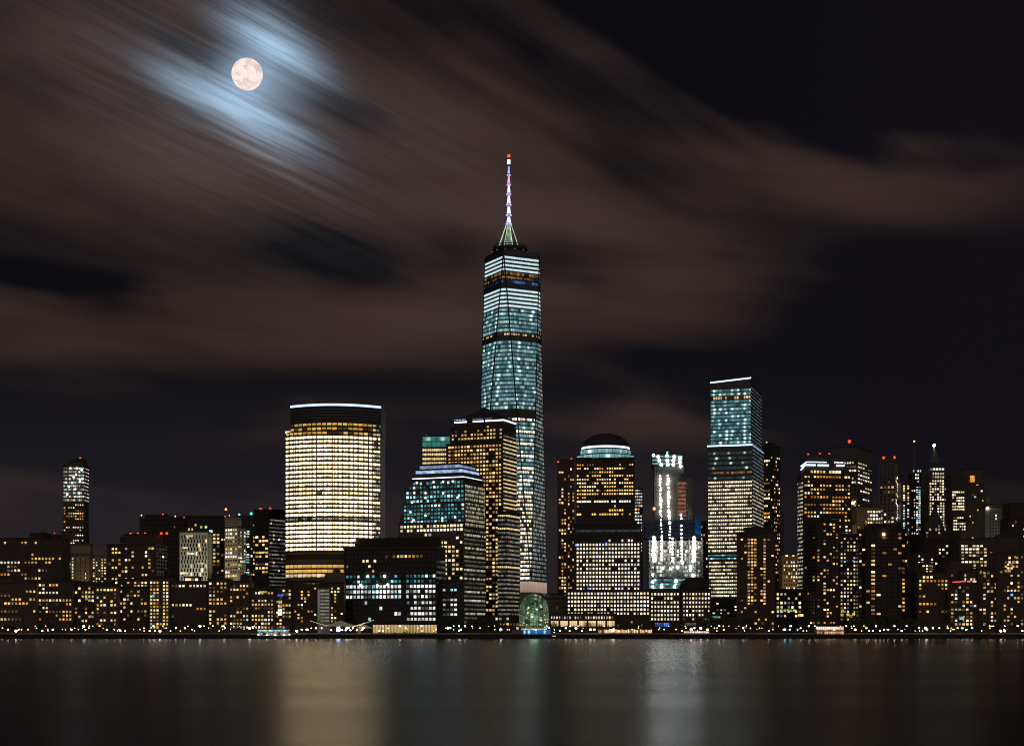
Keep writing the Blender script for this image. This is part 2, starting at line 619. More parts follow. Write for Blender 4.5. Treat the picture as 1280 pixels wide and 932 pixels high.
class Bld:
    """A building on its own axes: s runs along the front to the right, d runs back, z is height.
    xa, xb: where the front's corners stand as seen from the river; xc or xl: where the visible flank ends."""

    def __init__(s, name, label, cat, Y, xa, xb, wall=(.12, .10, .085), kind='stone', theta=0.0, depth=30.0, xc=None, xl=None, group=None, seed=None, cap=100):
        s.name, s.Y, s.xa, s.xb, s.cap = name, Y, xa, xb, cap
        t = R(theta)
        s.t = t
        s.e = Vector((math.cos(t), math.sin(t), 0))
        s.n = Vector((-math.sin(t), math.cos(t), 0))
        s.A = Vector((XW(xa, Y), Y, 0))
        s.w = s.S(xb)
        s.depth = depth
        if xc is not None:
            s.depth = s.D(xc, s.w)
        if xl is not None:
            s.depth = s.D(xl, 0.0)
        c = s.A + s.e * (s.w / 2) + s.n * (s.depth / 2)
        s.base = Vector((c.x, c.y, GZ))
        s.root = empty(name, s.base, label, cat, group)
        s.rng = random.Random(seed if seed is not None else int(xa * 7 + Y))
        s.wallmat = wall_mat(wall, kind)
        s.walls = MB()
        s.roofs = MB()
        s.wins = []
        s.rects = []
        BLDS.append(s)

    def S(s, px):
        k = (px - 640.0) / F
        return (k * s.Y - s.A.x) / (s.e.x - k * s.e.y)

    def D(s, px, ss):
        k = (px - 640.0) / F
        p = s.A + s.e * ss
        return (k * p.y - p.x) / (s.n.x - k * s.n.y)

    def Z(s, py):
        return ZW(py, s.Y)

    def L(s, ss, d, z):
        p = s.A + s.e * ss + s.n * d - s.base
        return (p.x, p.y, z - GZ)

    def proj(s, ss, d, z):
        p = s.A + s.e * ss + s.n * d
        return 640 + F * p.x / p.y, HOR - F * (z - CH) / p.y

    def mass(s, x0=None, x1=None, ytop=600, ybot=None, d0=0.0, d1=None, inset=None, roof=True, parapet=1.1):
        """one block of the building, from ybot (the ground if left out) up to ytop"""
        s0 = 0.0 if x0 is None else s.S(x0)
        s1 = s.w if x1 is None else s.S(x1)
        d1 = s.depth if d1 is None else d1
        z0 = GZ - 0.5 if ybot is None else s.Z(ybot)
        z1 = s.Z(ytop)
        return s.massz(s0, s1, d0, d1, z0, z1, inset, roof, parapet)

    def massz(s, s0, s1, d0, d1, z0, z1, inset=None, roof=True, parapet=1.1):
        P = lambda a, b: s.L(a, b, 0)[:2]
        poly = [P(s0, d0), P(s1, d0), P(s1, d1), P(s0, d1)]
        tp = None
        if inset:
            i = inset
            tp = [P(s0 + i, d0 + i), P(s1 - i, d0 + i), P(s1 - i, d1 - i), P(s0 + i, d1 - i)]
        s.walls.prism(poly, z0 - GZ, z1 - GZ, 0, True, True, tp)
        if roof and not inset and s1 - s0 > 5 and d1 - d0 > 5:
            q = 0.7
            rp = [P(s0 + q, d0 + q), P(s1 - q, d0 + q), P(s1 - q, d1 - q), P(s0 + q, d1 - q)]
            s.roofs.prism(rp, z1 - GZ + 0.02, z1 - GZ + parapet * 0.35, 0)
            a = 0.35
            for (u0, u1, v0, v1) in ((s0 - a, s1 + a, d0 - a, d0 + .5), (s0 - a, s1 + a, d1 - .5, d1 + a), (s0 - a, s0 + .5, d0 + .5, d1 - .5), (s1 - .5, s1 + a, d0 + .5, d1 - .5)):
                s.roofs.prism([P(u0, v0), P(u1, v0), P(u1, v1), P(u0, v1)], z1 - GZ - 0.25, z1 - GZ + parapet, 0, True, True)
        pts = [s.proj(a, b, z) for a in (s0, s1) for b in (d0, d1) for z in (z0, z1)]
        s.rects.append((min(p[0] for p in pts), max(p[0] for p in pts), HOR - F * (z1 - CH) / (s.A.y + max(0, d0)), HOR - F * (z0 - CH) / s.A.y))
        return s0, s1, d0, d1, z0, z1

    def win(s, x0, x1, y0, y1, px, py, p=0.4, pal='res', wf=0.6, hf=0.55, face='F', at=None, d=0.0, mode='res', dark=True, rowp=None, colp=None, edge=False):
        """a grid of punched windows between pixel limits; px, py are the bay and storey pitch"""
        nc = max(1, round(abs(x1 - x0) / px))
        nr = max(1, round((y1 - y0) / py))
        rng = s.rng
        names = [k for k, _ in PAL[pal]]
        wts = [w for _, w in PAL[pal]]
        if face == 'F':
            a0, a1 = s.S(x0), s.S(x1)
        elif face == 'R':
            at = s.w if at is None else s.S(at)
            a0, a1 = s.D(x0, at), s.D(x1, at)
        else:
            at = 0.0 if at is None else s.S(at)
            a0, a1 = s.D(x0, at), s.D(x1, at)
        cw = (a1 - a0) / nc
        z1, z0 = s.Z(y0), s.Z(y1)
        rh = (z1 - z0) / nr
        colw = [rng.uniform(0.35, 1.7) for _ in range(nc)]
        for j in range(nr):
            rp = rowp[j % len(rowp)] if rowp else p
            if mode == 'off':
                q = rp * rng.choice((0.4, 0.9, 1.0, 1.25, 1.4))
                state = rng.random() < q
                hue = rng.choices(names, wts)[0]
            for i in range(nc):
                if mode == 'off':
                    if rng.random() < 0.30:
                        state = rng.random() < q
                    if rng.random() < 0.25:
                        hue = rng.choices(names, wts)[0]
                    on, mt = state and rng.random() > .13, hue
                else:
                    cp = colp[i % len(colp)] if colp else colw[i]
                    on = rng.random() < rp * cp
                    mt = rng.choices(names, wts)[0]
                if not on and not dark:
                    continue
                a = a0 + cw * (i + .5)
                z = z1 - rh * (j + .5)
                wv = rng.uniform(.8, 1.0) if mode == 'res' else rng.uniform(.72, 1.0)
                s.wins.append((face, a, at if face != 'F' else d, z, abs(cw) * wf * wv, rh * hf, mt if on else None))

    def one(s, px, py, w, h, mt, face='F', d=0.0, at=None):
        """a single lit window, by its centre and size in pixels"""
        k = s.Y / F
        if face == 'F':
            s.wins.append(('F', s.S(px), d, s.Z(py), w * k, h * k, mt))
        else:
            a = (s.w if face == 'R' else 0.0) if at is None else s.S(at)
            s.wins.append((face, s.D(px, a), a, s.Z(py), w * k, h * k, mt))

    def band(s, name, mat, s0, s1, d0, z0, z1, cell, row, sides='F', d1=None, off=0.2):
        d1 = s.depth if d1 is None else d1
        if sides == 'F':
            pts = [(s0, d0 - off), (s1, d0 - off)]
        elif sides == 'FR':
            pts = [(s0, d0 - off), (s1 + off, d0 - off), (s1 + off, d1)]
        elif sides == 'R':
            pts = [(s1 + off, d0), (s1 + off, d1)]
        elif sides == 'L':
            pts = [(s0 - off, d1), (s0 - off, d0)]
        else:
            pts = [(s0 - off, d1), (s0 - off, d0 - off), (s1, d0 - off)]
        return ribbon(name, mat, [s.L(a, b, 0)[:2] for a, b in pts], z0 - GZ, z1 - GZ, cell, row, s.root)

    def bands(s, x0, x1, y0, y1, py, mats, cell=1.6, hf=0.66, sides='F', d0=0.0, d1=None, name='window_band', start=0):
        """one ribbon of glazing for every storey between y0 (top) and y1"""
        s0 = 0.0 if x0 is None else s.S(x0)
        s1 = s.w if x1 is None else s.S(x1)
        nr = max(1, round((y1 - y0) / py))
        z1, z0 = s.Z(y0), s.Z(y1)
        rh = (z1 - z0) / nr
        for j in range(nr):
            m = mats(j, nr) if callable(mats) else mats
            if m is None:
                continue
            b = z1 - rh * (j + 1) + rh * (1 - hf) / 2
            s.band(name, m, s0, s1, d0, b, b + rh * hf, cell, start + j + int(s.xa), sides, d1)

    def beacon(s, px, py, kind='red', r=1.15, d=4.0, stem=3.0, name='beacon'):
        """a warning light on a short stem"""
        k = s.S(px)
        z = s.Z(py)
        rr = r * 1.2 * s.Y / 1500.0  # ball enlarged to take in its glow
        mb = MB()
        mb.ball(s.L(k, d, z), rr, 8, 6)
        o = mb.build(name, LAMP[kind], s.root)
        mb = MB()
        mb.tube(s.L(k, d, z - stem - rr), s.L(k, d, z - rr * .6), 0.18)
        mb.build('stem', M['steel'], o)

    def stripz(s, name, mat, s0, s1, d0, z0, z1, sides='F', t=0.4, d1=None):
        """a thin light strip standing proud of the wall"""
        mb = MB()
        d1 = s.depth if d1 is None else d1
        q = lambda a, b, c, d: mb.prism([s.L(a, c, 0)[:2], s.L(b, c, 0)[:2], s.L(b, d, 0)[:2], s.L(a, d, 0)[:2]], z0 - GZ, z1 - GZ, 0, True, True)
        if 'F' in sides:
            q(s0, s1, d0 - t, d0 + .05)
        if 'R' in sides:
            q(s1 - .05, s1 + t, d0 - t, d1)
        if 'L' in sides:
            q(s0 - t, s0 + .05, d0 - t, d1)
        return mb.build(name, mat, s.root)

    def boxpart(s, name, mat, s0, s1, d0, d1, z0, z1):
        mb = MB()
        P = lambda a, b: s.L(a, b, 0)[:2]
        mb.prism([P(s0, d0), P(s1, d0), P(s1, d1), P(s0, d1)], z0 - GZ, z1 - GZ, 0, True, True)
        return mb.build(name, mat, s.root)

    def plant(s, x0, x1, ytop, ybot, d0=5.0, d1=None, mat=None):
        """rooftop machinery house"""
        d1 = s.depth * .75 if d1 is None else d1
        o = s.boxpart('rooftop_plant', mat or M['roof_felt'], s.S(x0), s.S(x1), d0, d1, s.Z(ybot) + .05, s.Z(ytop))
        s.rects.append((x0, x1, ytop, ybot))
        return o

    def tank(s, px, d=9.0, h=6.5, r=2.1, ytop=None):
        """wooden water tank on legs, standing on the roof"""
        k = s.S(px)
        z = s.Z(ytop) - GZ
        c = s.L(k, d, 0)
        mb = MB()
        for i in range(6):
            a = 2 * PI * i / 6
            mb.tube((c[0] + r * .8 * math.cos(a), c[1] + r * .8 * math.sin(a), z - .2), (c[0] + r * .8 * math.cos(a), c[1] + r * .8 * math.sin(a), z + h * .4), .14, n=4)
        mb.lathe((c[0], c[1], 0), [(.05, z + h * .4), (r, z + h * .4), (r * .95, z + h * .85), (r * 1.08, z + h * .85), (.05, z + h * 1.08)], 14)
        mb.build('water_tank', M['bark'], s.root)

    def finish(s, nearer):
        if s.walls.f:
            s.walls.build('wall', s.wallmat, s.root)
        if s.roofs.f:
            s.roofs.build('roof', M['roof_felt'], s.root)
        keep = []
        for w in s.wins:
            face, a, b, z, ww, hh, mt = w
            px, py = s.proj(a, b, z) if face == 'F' else s.proj(b, a, z)
            if px < -25 or px > 1305:
                continue
            hid = False
            for (x0, x1, y0, y1) in nearer:
                if x0 + 7 < px < x1 - 7 and y0 + 7 < py < y1 + 40:
                    hid = True
                    break
            if not hid:
                keep.append(w)
        lit_ = [w for w in keep if w[6]]
        dark_ = [w for w in keep if not w[6]]
        s.rng.shuffle(lit_)
        lit_.sort(key=lambda w: -(w[4] * w[5]) if not w[6].startswith('dim') else 0)
        heads = {'F': s.t, 'R': s.t + PI / 2, 'L': s.t - PI / 2}
        for w in lit_[:s.cap]:
            face, a, b, z, ww, hh, mt = w
            o = bpy.data.objects.new('window', pane_mesh(ww, hh))
            COL.objects.link(o)
            o.parent = s.root
            o.location = s.L(a, b, z) if face == 'F' else s.L(b, a, z)
            o.rotation_euler = (0, 0, heads[face])
            if mt != 'warm':
                o.material_slots[0].link = 'OBJECT'
                o.material_slots[0].material = WIN[mt]
        for name, lst in (('lit_glazing', lit_[s.cap:]), ('dark_glazing', dark_)):
            if not lst:
                continue
            mb = MB()
            mats, idx = [], {}
            for face, a, b, z, ww, hh, mt in lst:
                mm = WIN[mt] if mt else M['dark_glass']
                if mm.name not in idx:
                    idx[mm.name] = len(mats)
                    mats.append(mm)
                c = s.L(a, b, z) if face == 'F' else s.L(b, a, z)
                h = heads[face]
                ex = (math.cos(h) * ww / 2, math.sin(h) * ww / 2)
                k = .20 if mt else .06
                ox = (math.sin(h) * k, -math.cos(h) * k)
                x0, y0, x1, y1 = c[0] - ex[0], c[1] - ex[1], c[0] + ex[0], c[1] + ex[1]
                zb, zt = c[2] - hh / 2, c[2] + hh / 2
                i = idx[mm.name]
                mb.face([(x0 + ox[0], y0 + ox[1], zb), (x1 + ox[0], y1 + ox[1], zb), (x1 + ox[0], y1 + ox[1], zt), (x0 + ox[0], y0 + ox[1], zt)], i)
                mb.face([(x0 + ox[0], y0 + ox[1], zt), (x1 + ox[0], y1 + ox[1], zt), (x1, y1, zt), (x0, y0, zt)], i)
                mb.face([(x0, y0, zb), (x0 + ox[0], y0 + ox[1], zb), (x0 + ox[0], y0 + ox[1], zt), (x0, y0, zt)], i)
                mb.face([(x1 + ox[0], y1 + ox[1], zb), (x1, y1, zb), (x1, y1, zt), (x1 + ox[0], y1 + ox[1], zt)], i)
            mb.build(name, mats, s.root, kind='stuff')


def ribbon(name, mat, pts, z0, z1, cell, row, parent, thick=0.12):
    mb = MB()
    u = 0.0
    for (a, b) in zip(pts, pts[1:]):
        l = math.hypot(b[0] - a[0], b[1] - a[1])
        n = max(1, round(l / cell))
        u1 = u + (n if len(pts) < 5 else l / cell)
        e = 0.02
        mb.face([(a[0], a[1], z0), (b[0], b[1], z0), (b[0], b[1], z1), (a[0], a[1], z1)], 0,
                [(u, row + e), (u1, row + e), (u1, row + 1 - e), (u, row + 1 - e)])
        u = u1
    # returns at the top and bottom edge tie the glazing back to the wall
    for (a, b) in zip(pts, pts[1:]):
        dxx, dyy = b[0] - a[0], b[1] - a[1]
        l = math.hypot(dxx, dyy) or 1
        nx, ny = -dyy / l * thick, dxx / l * thick
        for z, fl in ((z0, True), (z1, False)):
            q = [(a[0], a[1], z), (b[0], b[1], z), (b[0] + nx, b[1] + ny, z), (a[0] + nx, a[1] + ny, z)]
            mb.face(q[::-1] if fl else q, 0, [(0.01, row + .01)] * 4)
    return mb.build(name, mat, parent)


# ------------------------------------------------------------------ the setting: water, ground, sea wall, moon
def water_material():
    m = new_mat('river_water')
    p = position()
    x, y, z = sep(p)
    swell = noise(vec(x * 0.006, y * 0.022), 1.0, 3.0, 0.55)
    rip = noise(vec(x * 0.045, y * 0.30), 1.0, 3.0, 0.6)
    # long patches of rougher and smoother water, from current and wind
    ban = noise(vec(x * 0.0035, y * 0.020, 2.0), 1.0, 3.0, 0.6)
    # calmer in the lee of the far wall, choppier in mid river
    rough = ban.lin(0.3, 0.7, 0.90, 1.12) * y.lin(120.0, 950.0, 0.25, 0.165)
    b = Ex.nt.nodes.new('ShaderNodeBump')
    b.inputs['Strength'].default_value = 0.10
    b.inputs['Distance'].default_value = 1.0
    setin(b, 'Height', swell * 0.6 + rip * 0.007)
    g = Ex.nt.nodes.new('ShaderNodeBsdfAnisotropic')
    setin(g, 'Color', (.80, .81, .86))
    setin(g, 'Roughness', rough)
    setin(g, 'Anisotropy', -0.27)          # waves roll towards the shore: steeper across than along
    setin(g, 'Tangent', vec(1.0, 0.0, 0.0))
    setin(g, 'Normal', b.outputs[0])
    d = Ex.nt.nodes.new('ShaderNodeBsdfDiffuse')
    setin(d, 'Color', (.0045, .0055, .0085))
    fr = Ex.nt.nodes.new('ShaderNodeFresnel')
    fr.inputs['IOR'].default_value = 1.33
    mixn = Ex.nt.nodes.new('ShaderNodeMixShader')
    setin(mixn, 0, Ex(fr.outputs[0]) * 0.47)
    Ex.nt.links.new(d.outputs[0], mixn.inputs[1])
    Ex.nt.links.new(g.outputs[0], mixn.inputs[2])
    s = mixn.outputs[0]
    out(m, s)
    return m


def ground_material(name, col):
    m = new_mat(name)
    p = position()
    k = 0.6 + noise(p, 0.04, 4.0, 0.6) * 0.5 + noise(p, 0.9, 3.0, 0.6) * 0.3
    out(m, principled(Base_Color=colscale(col, k), Roughness=0.85))
    return m


mb = MB()
mb.face([(-26000, -3000, 0), (26000, -3000, 0), (26000, 1250.4, 0), (-26000, 1250.4, 0)])
o = mb.build('water', water_material())
o['kind'] = 'structure'
mb = MB()
mb.face([(-26000, 1250.2, GZ), (26000, 1250.2, GZ), (26000, 45000, GZ), (-26000, 45000, GZ)])
o = mb.build('ground', ground_material('city_ground', (.05, .05, .052)))
o['kind'] = 'structure'
mb = MB()
mb.face([(-1800, 1251.6, GZ + .03), (1800, 1251.6, GZ + .03), (1800, 1283, GZ + .03), (-1800, 1283, GZ + .03)])
o = mb.build('promenade', ground_material('promenade_paving', (.16, .15, .14)))
o['kind'] = 'structure'

sw = empty('seawall', (0, 1250, 0), 'long dark stone seawall along the far bank of the river', 'seawall')
mb = MB()
mb.box(-1800, 1800, 0.0, 1.5, -4, GZ + .25)
mb.build('wall', M['seawall_stone'], sw)
mb = MB()
mb.box(-1800, 1800, -.35, 1.8, GZ + .26, GZ + .55)
mb.build('coping', M['seawall_stone'], sw)
mb = MB()
for i in range(-230, 231):
    x = i * 2.4 + ((i * 37) % 7) * .1
    mb.tube((x, -.45, -2), (x, -.45, GZ + .1), .22, n=5)
mb.build('fender_piles', M['bark'], sw, kind='stuff')
rl = empty('railing', (0, 1251.2, GZ + .55), 'thin iron railing on top of the dark seawall', 'railing')
mb = MB()
for z in (.45, .8, 1.1):
    mb.box(-700, 700, -.03, .03, z - .025, z + .025)
mb.build('rail', M['black_iron'], rl)
mb = MB()
for i in range(-280, 281):
    mb.box(i * 2.5 - .04, i * 2.5 + .04, -.04, .04, 0, 1.13)
mb.build('railing_posts', M['black_iron'], rl, kind='stuff')

MD = 15000.0
mp = Vector((XW(309, MD), MD, ZW(93, MD)))
m = new_mat('moon_surface')
tcn = Ex.nt.nodes.new('ShaderNodeTexCoord')
gp = tcn.outputs['Object']
mar = noise(gp, 0.013, 3.0, 0.55, 0.4).sstep(0.42, 0.66)
cr = noise(gp, 0.05, 4.0, 0.65).lin(0.3, 0.7, 0.90, 1.07)
mc = rgbmix(mar, (1.0, 0.84, 0.77), (0.74, 0.56, 0.54))
em = Ex.nt.nodes.new('ShaderNodeEmission')
setin(em, 0, mc)
setin(em, 1, cr * 1.02)
out(m, em.outputs[0])
m.cycles.emission_sampling = 'NONE'
mb = MB()
mb.ball((0, 0, 0), 19.4 / F * MD, 64, 40)
o = mb.build('moon', m, loc=mp, smooth=True)
tag(o, 'full pinkish moon with grey patches shining through thin cloud', 'moon')

# ------------------------------------------------------------------ glazing kinds
G_GOLD = band_mat('gold_office_floor', (1, .70, .31), (1, .81, .48), 6.4, 0.985, 0.70, 0.09, 0.42, 0.05, runs=0.35, top=.7)
G_GOLD2 = band_mat('gold_office_floor_part_dark', (1, .68, .30), (1, .80, .48), 3.8, 0.86, 0.50, 0.09, 0.60, 0.10, runs=0.3, top=.7)
G_GOLDTOP = band_mat('amber_top_floor', (1, .50, .06), (1, .66, .18), 0.85, 0.62, 0.4, 0.10, 0.42, 0.05, runs=0.55)
G_AMBERHALL = band_mat('amber_hall_floor', (1, .48, .07), (1, .64, .20), 0.85, 0.97, 0.6, 0.04, 0.25, 0.2)
G_CREAMHALL = band_mat('cream_hall_floor', (1, .72, .30), (1, .86, .60), 1.0, 0.8, 0.5, 0.05, 0.4, 0.1)
G_COOLRIB = band_mat('white_rib_floor', (.60, .85, .90), (.74, .94, .96), 0.95, 1.1, 0.8, 0.02, 0.12, 0.4)
G_OBS = band_mat('observation_floor', (1, .52, .20), (.75, .42, .20), 0.30, 0.55, 0.2, 0.03, 0.7, 0.06, runs=0.6)
G_OBSBLUE = band_mat('blue_screen_floor', (.10, .22, .9), (.05, .30, .6), 0.55, 0.42, 0.2, 0.03, 0.3, 0.05, runs=0.8)
G_TEALSPOT = band_mat('teal_spot_floor', (.06, .19, .22), (.14, .34, .37), 1.05, 0.80, 0.25, 0.04, 0.15, 0.15, spots=0.62, spot_every=4.0)
G_TEALRIB = band_mat('teal_rib_floor', (.14, .32, .35), (.30, .52, .55), 1.15, 0.72, 0.25, 0.04, 0.15, 0.18, spots=0.40, spot_every=4.0)
G_MECH = band_mat('plant_floor', (1, .6, .25), (1, .75, .45), 0.95, 0.50, 0.3, 0.12, 0.30, 0.02, runs=0.4)
G_DARKMECH = band_mat('dark_plant_floor', (.8, .1, .05), (.9, .5, .2), 0.30, 0.10, 0.3, 0.05, 0.2, 0.01)
G_WHITEOFF = band_mat('white_office_floor', (1, .83, .56), (.86, .93, .90), 2.1, 0.66, 0.25, 0.08, 0.55, 0.05, runs=0.7, spots=0.14, spot_every=4.0)
G_WHITEOFF2 = band_mat('cream_office_floor', (1, .80, .48), (1, .88, .64), 1.2, 0.60, 0.22, 0.08, 0.55, 0.05, runs=0.65)
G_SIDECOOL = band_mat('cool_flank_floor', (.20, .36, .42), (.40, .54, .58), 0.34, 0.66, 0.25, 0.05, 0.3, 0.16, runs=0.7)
G_TOWERSIDE = band_mat('tall_tower_flank_floor', (.16, .30, .36), (.62, .60, .50), 0.62, 0.62, 0.2, 0.05, 0.35, 0.16, runs=0.7)
G_SIDEWARM = band_mat('mixed_flank_floor', (.30, .36, .38), (.75, .62, .42), 0.45, 0.66, 0.25, 0.06, 0.35, 0.14, runs=0.6)
G_TGSPOT = band_mat('teal_glass_floor', (.035, .16, .19), (.12, .32, .35), 1.05, 0.80, 0.25, 0.03, 0.10, 0.16, spots=0.55, spot_every=2.6)
G_SPOTROW = band_mat('dark_spot_floor', (.03, .07, .08), (.05, .10, .11), 0.40, 0.8, 0.5, 0.03, 0.1, 0.3, spots=0.75, spot_every=6.4)
G_CREAMROW = band_mat('cream_row_floor', (1, .82, .50), (1, .90, .66), 1.55, 0.80, 0.35, 0.13, 0.70, 0.07, runs=0.30)
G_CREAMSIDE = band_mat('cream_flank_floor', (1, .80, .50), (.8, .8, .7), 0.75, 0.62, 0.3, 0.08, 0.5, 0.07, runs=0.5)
G_TEALTOP = band_mat('teal_crown_floor', (.20, .55, .55), (.40, .78, .76), 0.72, 0.96, 0.5, 0.05, 0.12, 0.3, spots=0.22, spot_every=3.4)
G_GREENTOP = band_mat('green_crown_floor', (.04, .34, .26), (.06, .44, .36), 0.55, 1.1, 0.6, 0.04, 0.10, 0.4, spots=0.10)
G_WARMROW = band_mat('warm_row_floor', (1, .64, .24), (1, .78, .42), 1.1, 0.88, 0.5, 0.10, 0.45, 0.05, runs=0.5)
G_REFL = band_mat('corner_reflection', (.95, .80, .48), (.50, .55, .40), 0.65, 0.66, 0.25, 0.05, 0.6, 0.10, runs=0.2)  # cream reflections on the corner, painted as glowing bays
G_DULLSIDE = band_mat('dull_flank_floor', (.50, .46, .36), (.30, .34, .32), 0.26, 0.62, 0.25, 0.04, 0.5, 0.18, runs=0.6)
G_PAV = band_mat('pavilion_front', (1, .64, .24), (1, .72, .34), 0.60, 1.1, 0.7, 0.07, 0.30, 0.3)
G_SHOP = band_mat('shop_front', (1, .60, .24), (1, .74, .42), 1.05, 0.95, 0.6, 0.06, 0.35, 0.1)
G_REST = band_mat('restaurant_front', (1, .42, .14), (1, .80, .50), 1.35, 0.75, 0.4, 0.10, 0.5, 0.08, runs=0.2)
G_BLUESHOP = band_mat('blue_shop_front', (.05, .18, 1), (.12, .34, 1), 0.95, 0.7, 0.5, 0.08, 0.2, 0.1, runs=0.2)
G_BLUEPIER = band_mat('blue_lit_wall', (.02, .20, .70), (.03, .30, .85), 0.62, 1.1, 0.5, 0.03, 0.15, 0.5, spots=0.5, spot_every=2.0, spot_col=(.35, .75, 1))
G_TEALSTRIP = band_mat('teal_strip', (.20, .62, .62), (.35, .8, .8), 0.95, 1.1, 0.6, 0.06, 0.1, 0.5, spots=.3, spot_every=2.5)
G_SLAB = band_mat('work_floor', (1, .86, .62), (.75, .92, .90), 0.75, 0.48, 0.15, 0.05, 0.5, 0.10, runs=0.4, spots=0.35, spot_every=2.2, spot_col=(1, .95, .85))
G_RUST = band_mat('orange_work_floor', (.85, .24, .10), (.80, .40, .24), 0.34, 0.9, 0.4, 0.05, 0.3, 0.15, runs=.3)
G_WORKTOP = band_mat('lit_work_floor', (.30, .62, .66), (1, .52, .28), 1.0, 0.62, 0.2, 0.10, 0.3, 0.10, runs=0.3, spots=0.45, spot_every=2.4, spot_col=(.9, 1, 1))
G_BLUENET = band_mat('blue_net_glow', (.008, .025, .05), (.012, .04, .09), 0.2, 1.1, 0.6, 0.02, 0.1, 0.5)

# ================================================================== 1 the tall tapered tower with the spire
YT = 1783.0
root = empty('spire_skyscraper', (XW(640, YT), YT, GZ), 'tallest glass tower tapering in long triangles under a lit white spire', 'skyscraper')
hb, ht = 31.2, 22.1
tb, tt = R(-17), R(28)


def rot2(x, y, a):
    return (x * math.cos(a) - y * math.sin(a), x * math.sin(a) + y * math.cos(a))


cb = [rot2(x, y, tb) for x, y in ((-hb, -hb), (hb, -hb), (hb, hb), (-hb, hb))]
ctop = [rot2(x, y, tt) for x, y in ((-ht, -ht), (ht, -ht), (ht, ht), (-ht, ht))]
ZB, ZT = ZW(727, YT) - GZ, ZW(322, YT) - GZ      # shaft, above the podium block


def octo(z, grow=0.0):
    """outline of the shaft at height z: a square turning through an octagon into a square turned by 45 degrees"""
    k = (z - ZB) / (ZT - ZB)
    pts = []
    for i in range(4):
        b0, b1 = cb[i], cb[(i + 1) % 4]
        t0, t1 = ctop[i], ctop[(i + 1) % 4]
        # the top corner that stands over the middle of the base side b0-b1
        mx, my = (b0[0] + b1[0]) / 2, (b0[1] + b1[1]) / 2
        tcn_ = min(ctop, key=lambda q: (q[0] - mx * .7) ** 2 + (q[1] - my * .7) ** 2)
        for b in (b0, b1):
            pts.append((b[0] + (tcn_[0] - b[0]) * k, b[1] + (tcn_[1] - b[1]) * k))
    if grow:
        pts = [(x * (1 + grow / math.hypot(x, y)), y * (1 + grow / math.hypot(x, y))) for x, y in pts]
    return pts


mb = MB()
k = 24
zs = [ZB + (ZT - ZB) * i / k for i in range(k + 1)]
for z0, z1 in zip(zs, zs[1:]):
    a, b = octo(z0), octo(z1)
    for i in range(8):
        j = (i + 1) % 8
        mb.face([(*a[i], z0), (*a[j], z0), (*b[j], z1), (*b[i], z1)])
mb.build('shaft', wall_mat((.030, .040, .048), 'glass'), root)
mb = MB()
q = [(x * 1.002, y * 1.002) for x, y in cb]
mb.prism(q, -1, ZB - .3, 0)
mb.build('podium', wall_mat((.32, .28, .26), 'concrete'), root)
# lit pale screen round the head of the podium
o = ribbon('podium_screen', band_mat('pale_screen', (.62, .42, .34), (.72, .52, .42), 0.62, 1.1, 0.7, 0.02, 0.10, 0.6), [(x * 1.006, y * 1.006) for x, y in (cb[3], cb[0], cb[1], cb[2])], ZW(741, YT) - GZ, ZW(727.5, YT) - GZ, 1.0, 3, root)
for i in range(4):
    mb = MB()
    # dark seam along each edge where two triangles meet
    tcs = sorted(ctop, key=lambda q: (q[0] - cb[i][0]) ** 2 + (q[1] - cb[i][1]) ** 2)[:2]
    for t in tcs:
        a = (cb[i][0] * 1.004, cb[i][1] * 1.004, ZB)
        b = (t[0] * 1.004, t[1] * 1.004, ZT)
        mb.tube(a, b, .75, .75, 5)
    mb.build('edge_seam', M['dark_steel'], root)

# storeys: every one a ribbon round the visible sides
bands_1 = []
y = 326.5
n = 0
while y < 726:
    py_ = 5.0
    if y < 345: mt, hf = G_COOLRIB, .54
    elif y < 351: mt, hf = G_OBS, .8
    elif y < 356: mt, hf = G_OBS, .55
    elif y < 361: mt, hf = G_OBSBLUE, .7
    elif y < 365: mt, hf = None, 0
    elif y < 391: mt, hf = G_COOLRIB, .56
    elif y < 421: mt, hf = (G_TEALSPOT if n % 2 else G_TEALRIB), .72
    elif y < 426: mt, hf = G_MECH, .5
    elif y < 431: mt, hf = None, 0
    elif y < 512: mt, hf = (G_TEALRIB if n % 3 else G_TEALSPOT) if n % 2 else G_TEALSPOT, .74
    elif y < 524: mt, hf = G_DARKMECH, .6
    elif y < 580: mt, hf = (G_TEALSPOT if n % 3 == 0 else G_WHITEOFF if n % 3 == 1 else G_TEALRIB), .70
    elif y < 620: mt, hf = (G_WHITEOFF if n % 3 else G_TEALSPOT), .70
    else: mt, hf = (G_WHITEOFF2 if n % 3 == 0 else G_WHITEOFF), .68
    bands_1.append((y, py_, mt, hf))
    y += py_
    n += 1
